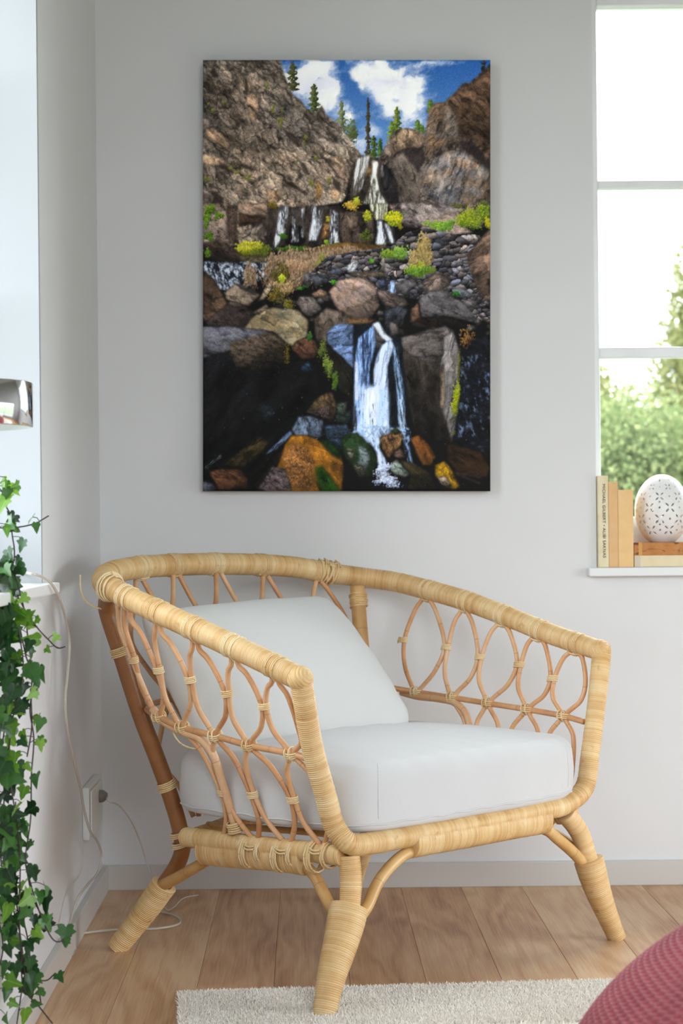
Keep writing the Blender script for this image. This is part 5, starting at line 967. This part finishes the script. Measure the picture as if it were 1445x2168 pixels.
lon = even(lambda q: surf(q, np.full_like(q, .6)), R(65), R(290), nv); lat = even(lambda q: surf(np.full_like(q, R(200)), q), 1e-4, R(80), nu)   # the far left part of a rounded drape
LO, LA = np.meshgrid(lon, lat, indexing='xy')
Pn = surf(LO, LA); du = np.gradient(Pn, axis=1); dv = np.gradient(Pn, axis=0); su = np.cumsum(np.linalg.norm(du, axis=2), axis=1); sv = np.cumsum(np.linalg.norm(dv, axis=2), axis=0)
nn_ = np.cross(du, dv); nn_ /= np.linalg.norm(nn_, axis=2)[..., None]+1e-12
if (nn_[nu//2, nv//2] @ Pn[nu//2, nv//2]) < 0: nn_ = -nn_
uu_, vv_ = Pn[..., 0]*.75+Pn[..., 1]*.66, sv+.15*su
hgt = -.0085*(np.sin(math.pi*su/.0175)**2*np.sin(math.pi*sv/.0096)**2)**.9
Pw = Pn+nn_*hgt[..., None]
ii = np.arange(nu*nv).reshape(nu, nv); Fq = np.stack([ii[:-1, :-1], ii[:-1, 1:], ii[1:, 1:], ii[1:, :-1]], -1).reshape(-1, 4)
blanket = tag(link('waffle_blanket', mesh('waffle_blanket', Pw.reshape(-1, 3), Fq.tolist()), None, M_red, (BX, BYc, .016)), 'dusty red waffle-knit blanket draped over the bed corner at lower right', 'blanket')
# ------------------------------------------------------------------ trailing ivy
def leaf_mesh(name, lobes, fold, droop):
    """five-lobed ivy leaf lying in the xy plane, tip along -y, folded along the midrib"""
    n = len(lobes); V = [(0, 0, 0), (0, -.45, 0)]; F = []; out = [(x, y) for x, y in lobes]+[(-x, y) for x, y in lobes[::-1]][1:]
    for x, y in out: r_ = math.hypot(x, y); V.append((x, y, fold*abs(x)-droop*r_*r_))
    m = len(out)
    V[1] = (0, -.45, -droop*.2)
    for i in range(m-1): F.append((1, 2+i, 3+i))
    F.append((1, 2+m-1, 0)); F.append((1, 0, 2))
    return V, F
half = [(.10, .16), (.30, .20), (.46, .06), (.40, -.10), (.62, -.28), (.38, -.42), (.26, -.52), (.20, -.78), (0, -1.12)]
def full(h): 
    return [(x, y) for x, y in h]
def mk_leaf(name, sx, fold, droop, half_):
    out = [(x*sx, y) for x, y in half_]; out = out+[(-x, y) for x, y in out[-2::-1]]; V = [(0, 0, 0), (0, -.42, -droop*.15)]
    for x, y in out: V.append((x, y, fold*abs(x)-droop*(x*x+y*y)))
    m = len(out); F = [(1, 2+i, 3+i) for i in range(m-1)]+[(1, m+1, 0), (1, 0, 2)]; F = [f[::-1] for f in F]
    return mesh(name, V, F, np.array([(v[0], v[1]) for v in V]), smooth=True)
half2 = [(.08, .12), (.24, .14), (.40, -.02), (.46, -.20), (.30, -.42), (.20, -.72), (0, -1.15)]
half3 = [(.12, .18), (.34, .26), (.52, .10), (.46, -.06), (.78, -.16), (.42, -.42), (.28, -.54), (.18, -.86), (0, -1.05)]
def b_leaf(c0, c1, c2, tr=.35):
    def f(nt, b):
        oi = nd(nt, 'ShaderNodeObjectInfo').outputs['Random']; uv = nd(nt, 'ShaderNodeSeparateXYZ', {'Vector': nd(nt, 'ShaderNodeUVMap').outputs['UV']})
        tc = nd(nt, 'ShaderNodeTexCoord').outputs['Object']; n = nd(nt, 'ShaderNodeTexNoise', {'Vector': tc, 'Scale': 3., 'Detail': 3.}).outputs['Fac']
        c = ramp(nt, nd(nt, 'ShaderNodeMath', {0: n, 1: .35, 2: nd(nt, 'ShaderNodeMath', {0: oi, 1: .8}, operation='MULTIPLY').outputs[0]}, operation='MULTIPLY_ADD').outputs[0], [(.15, c0), (.5, c1), (.9, c2)])
        mid = ramp(nt, nd(nt, 'ShaderNodeMath', {0: uv.outputs['X']}, operation='ABSOLUTE').outputs[0], [(.0, (.6, .6, .6)), (.035, (0, 0, 0))]); c = mixc(nt, mid, c, tuple(min(1, v*1.8+.03) for v in c1))
        nt.links.new(c, b.inputs['Base Color']); t = nd(nt, 'ShaderNodeBsdfTranslucent', {'Color': c}); nt.links.new(nd(nt, 'ShaderNodeMixShader', {0: tr, 1: b.outputs[0], 2: t.outputs[0]}).outputs[0], nt.nodes['Material Output'].inputs['Surface'])
    return f
M_leafd = mat('ivy_leaf_dark', rough=.35, build=b_leaf(srgb(22, 52, 26), srgb(42, 84, 40), srgb(72, 120, 52), .2))
M_leafl = mat('ivy_leaf_young', rough=.4, build=b_leaf(srgb(78, 128, 36), srgb(112, 160, 50), srgb(146, 190, 84), .4))
M_vine = mat('ivy_stem', (.055, .035, .035), .6)
LM = []
for mt_ in (M_leafd, M_leafl):
    row = []
    for k_, (hf, sx_, fo, dr) in enumerate(((half, 1., .28, .10), (half2, 1., .35, .16), (half3, .92, .22, .12))): m__ = mk_leaf('leaf', sx_, fo, dr, hf); m__.materials.append(mt_); row.append(m__)
    LM.append(row)
IY = -1.33
ivy = tag(empty('trailing_ivy', (-.40, IY, .6727)), 'trailing ivy cascading over the left window sill down to the floor', 'plant')
iv0 = np.array([-.40, IY, .6727])
M_pot = mat('pot_glaze', (.75, .74, .72), .4)
link('pot', MB().add(*lathe([(0, 0), (.045, 0), (.06, .09), (.062, .095), (.058, .095), (.052, .08), (0, .08)], 40)).me('pot'), ivy, M_pot, (-.07, -.21, 0))
M_soil = mat('soil', (.03, .02, .015), .95); link('soil', MB().add(*lathe([(.053, .081), (0, .084)], 32)).me('soil'), ivy, M_soil, (-.07, -.21, 0))
potp = np.array([-.47, IY-.21, .6727+.085])
vines = [  # (survey of the stem, depth offset, leaf spacing, leaf size, share of young leaves)
    ([(-30, 1030), (4, 1058), (18, 1082), (24, 1100), (27, 1125), (31, 1160), (26, 1190), (18, 1225)], .03, .019, .021, .30),
    ([(-30, 1010), (-4, 1030), (14, 1046), (28, 1030)], .02, .016, .018, .6),
    ([(-40, 1112), (10, 1118), (40, 1116), (70, 1109), (92, 1100), (104, 1092)], .03, .026, .018, .75),
    ([(-30, 1180), (14, 1200), (36, 1225), (46, 1262), (52, 1310), (60, 1360), (70, 1420), (64, 1480), (66, 1540), (60, 1600)], .0, .018, .024, .55),
    ([(34, 1262), (60, 1300), (82, 1330), (100, 1355), (122, 1372), (140, 1368)], .02, .026, .016, .9),
    ([(-20, 1190), (6, 1230), (10, 1290), (4, 1360), (8, 1440), (14, 1520), (4, 1600), (6, 1690), (2, 1780), (10, 1860), (26, 1930), (44, 1990), (48, 2040)], .01, .017, .027, .10),
    ([(-10, 1200), (20, 1250), (38, 1330), (52, 1420), (30, 1500), (18, 1580), (26, 1660), (36, 1740), (40, 1830), (42, 1920), (46, 2000), (50, 2060), (44, 2110), (36, 2180)], -.01, .021, .026, .12),
    ([(10, 1220), (34, 1290), (58, 1390), (70, 1440), (62, 1500), (74, 1560), (66, 1640), (62, 1740), (56, 1820), (66, 1870), (76, 1920), (92, 1950), (120, 1990), (150, 1984)], .015, .021, .022, .42),
    ([(-14, 1230), (-12, 1330), (-8, 1420), (-16, 1520), (-10, 1620), (-14, 1720), (-6, 1820), (-4, 1920), (4, 2010), (-10, 2080), (-6, 2150)], -.02, .018, .028, .06),
    ([(30, 1700), (36, 1790), (34, 1880), (38, 1960), (44, 2030), (54, 2090), (78, 2130), (110, 2170)], .02, .026, .024, .15),
    ([(54, 1830), (70, 1890), (84, 1935), (104, 1962), (120, 1950)], .035, .015, .027, .12),
    ([(60, 2030), (78, 2065), (98, 2078), (116, 2062)], .035, .017, .028, .1),
    ([(20, 1760), (28, 1850), (44, 1930), (56, 1990), (70, 2050), (82, 2090), (84, 2130)], .03, .028, .025, .12),
]
lr = random.Random(12); nleaf = 0
for P_, dz_, sp_, ls, young in vines:
    W_ = [atY(px, py, IY+dz_) for px, py in P_]
    for i, p in enumerate(W_): p[1] += .012*math.sin(i*1.9+dz_*90)
    pts, q = spline(W_, .004); mb = MB().add(*tube(pts, .0011, raw=True, sides=5)); nxt = .01; side_ = 1
    while nxt < q[-1]:
        i = min(len(pts)-2, int(nxt/.004)); p = pts[i]; side_ = -side_; tipf = nxt/q[-1]
        d = np.array([side_*lr.uniform(.5, 1.1), lr.uniform(-1.1, -.2), lr.uniform(-.4, .5)]); d /= np.linalg.norm(d); L = lr.uniform(.006, .026); e = p+d*L+np.array([0, 0, .002])
        e[0] = max(e[0], LW+.016)
        mb.add(*tube([p, (p+e)/2+np.array([0, 0, .003]), e], .0006, sides=4, step=.006))
        yg = lr.random() < young*(.6+.8*tipf); s_ = ls*lr.uniform(.72, 1.25)*(1-.25*tipf)
        o = link('leaf', LM[1 if yg else 0][lr.choice((0, 0, 1, 2))], ivy, None, e-iv0)
        roll_ = side_*lr.uniform(-20, 75)+lr.uniform(-25, 25)
        # blade faces the room: local z towards the viewer/window side, tip hanging
        o.rotation_euler = (Matrix.Rotation(R(lr.uniform(-55, 55)), 3, 'Z') @ Matrix.Rotation(R(roll_), 3, 'Y') @ Matrix.Rotation(R(90+lr.uniform(-58, 22)), 3, 'X')).to_euler()
        o.scale = (s_, s_, s_); nleaf += 1; nxt += sp_*lr.uniform(.7, 1.35)
    st_ = link('stem', mb.me('stem'), ivy, M_vine, -iv0)
print('leaves', nleaf)
# ------------------------------------------------------------------ garden seen through the right window
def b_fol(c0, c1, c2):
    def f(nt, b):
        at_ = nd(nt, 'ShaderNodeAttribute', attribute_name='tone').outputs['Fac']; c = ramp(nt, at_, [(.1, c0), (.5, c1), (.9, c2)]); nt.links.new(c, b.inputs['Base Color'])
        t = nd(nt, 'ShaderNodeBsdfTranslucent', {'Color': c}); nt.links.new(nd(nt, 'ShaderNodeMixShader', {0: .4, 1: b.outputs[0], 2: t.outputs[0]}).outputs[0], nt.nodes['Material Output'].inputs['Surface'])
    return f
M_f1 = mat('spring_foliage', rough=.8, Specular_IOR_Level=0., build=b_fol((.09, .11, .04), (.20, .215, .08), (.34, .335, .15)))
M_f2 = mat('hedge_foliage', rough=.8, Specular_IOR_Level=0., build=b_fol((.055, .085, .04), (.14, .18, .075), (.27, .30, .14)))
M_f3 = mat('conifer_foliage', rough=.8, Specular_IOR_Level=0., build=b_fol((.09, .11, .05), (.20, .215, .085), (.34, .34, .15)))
M_bark = mat('bark', (.10, .075, .055), .9)
def crown(blobs, n, leaf, seed, m, parent, base):
    r = np.random.RandomState(seed); B = np.array(blobs, float); wgt = B[:, 3]*B[:, 4]*B[:, 5]; k = r.choice(len(B), n, p=wgt/wgt.sum()); u = r.randn(n, 3); u /= np.linalg.norm(u, axis=1)[:, None]; rad = r.rand(n)**.45
    c = B[k, :3]+u*rad[:, None]*B[k, 3:6]*(1+.12*r.randn(n, 1)); a = r.randn(n, 3); a /= np.linalg.norm(a, axis=1)[:, None]; b_ = np.cross(a, r.randn(n, 3)); b_ /= np.linalg.norm(b_, axis=1)[:, None]; s_ = leaf*(.6+.8*r.rand(n, 1))
    V = np.stack([c-a*s_, c+b_*s_*.5, c+a*s_, c-b_*s_*.5], 1).reshape(-1, 3); b4 = np.arange(n)*4; F = np.stack([b4, b4+1, b4+2, b4+3], -1)
    me = bpy.data.meshes.new('crown'); me.vertices.add(len(V)); me.vertices.foreach_set('co', V.ravel()); me.loops.add(F.size); me.loops.foreach_set('vertex_index', F.ravel().astype(np.int32)); me.polygons.add(n); me.polygons.foreach_set('loop_start', (np.arange(n)*4).astype(np.int32)); me.update(calc_edges=True)
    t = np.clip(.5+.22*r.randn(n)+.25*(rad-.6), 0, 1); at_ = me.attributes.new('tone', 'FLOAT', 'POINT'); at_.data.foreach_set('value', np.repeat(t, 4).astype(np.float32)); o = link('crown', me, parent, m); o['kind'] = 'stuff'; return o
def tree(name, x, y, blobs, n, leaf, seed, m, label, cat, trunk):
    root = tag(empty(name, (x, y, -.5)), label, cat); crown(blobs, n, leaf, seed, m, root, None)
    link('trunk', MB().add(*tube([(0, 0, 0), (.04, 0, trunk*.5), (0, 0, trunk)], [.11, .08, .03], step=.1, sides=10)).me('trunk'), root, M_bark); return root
GY = 12.0
def gx_(px, Y): return atY(px, 900, Y)[0]
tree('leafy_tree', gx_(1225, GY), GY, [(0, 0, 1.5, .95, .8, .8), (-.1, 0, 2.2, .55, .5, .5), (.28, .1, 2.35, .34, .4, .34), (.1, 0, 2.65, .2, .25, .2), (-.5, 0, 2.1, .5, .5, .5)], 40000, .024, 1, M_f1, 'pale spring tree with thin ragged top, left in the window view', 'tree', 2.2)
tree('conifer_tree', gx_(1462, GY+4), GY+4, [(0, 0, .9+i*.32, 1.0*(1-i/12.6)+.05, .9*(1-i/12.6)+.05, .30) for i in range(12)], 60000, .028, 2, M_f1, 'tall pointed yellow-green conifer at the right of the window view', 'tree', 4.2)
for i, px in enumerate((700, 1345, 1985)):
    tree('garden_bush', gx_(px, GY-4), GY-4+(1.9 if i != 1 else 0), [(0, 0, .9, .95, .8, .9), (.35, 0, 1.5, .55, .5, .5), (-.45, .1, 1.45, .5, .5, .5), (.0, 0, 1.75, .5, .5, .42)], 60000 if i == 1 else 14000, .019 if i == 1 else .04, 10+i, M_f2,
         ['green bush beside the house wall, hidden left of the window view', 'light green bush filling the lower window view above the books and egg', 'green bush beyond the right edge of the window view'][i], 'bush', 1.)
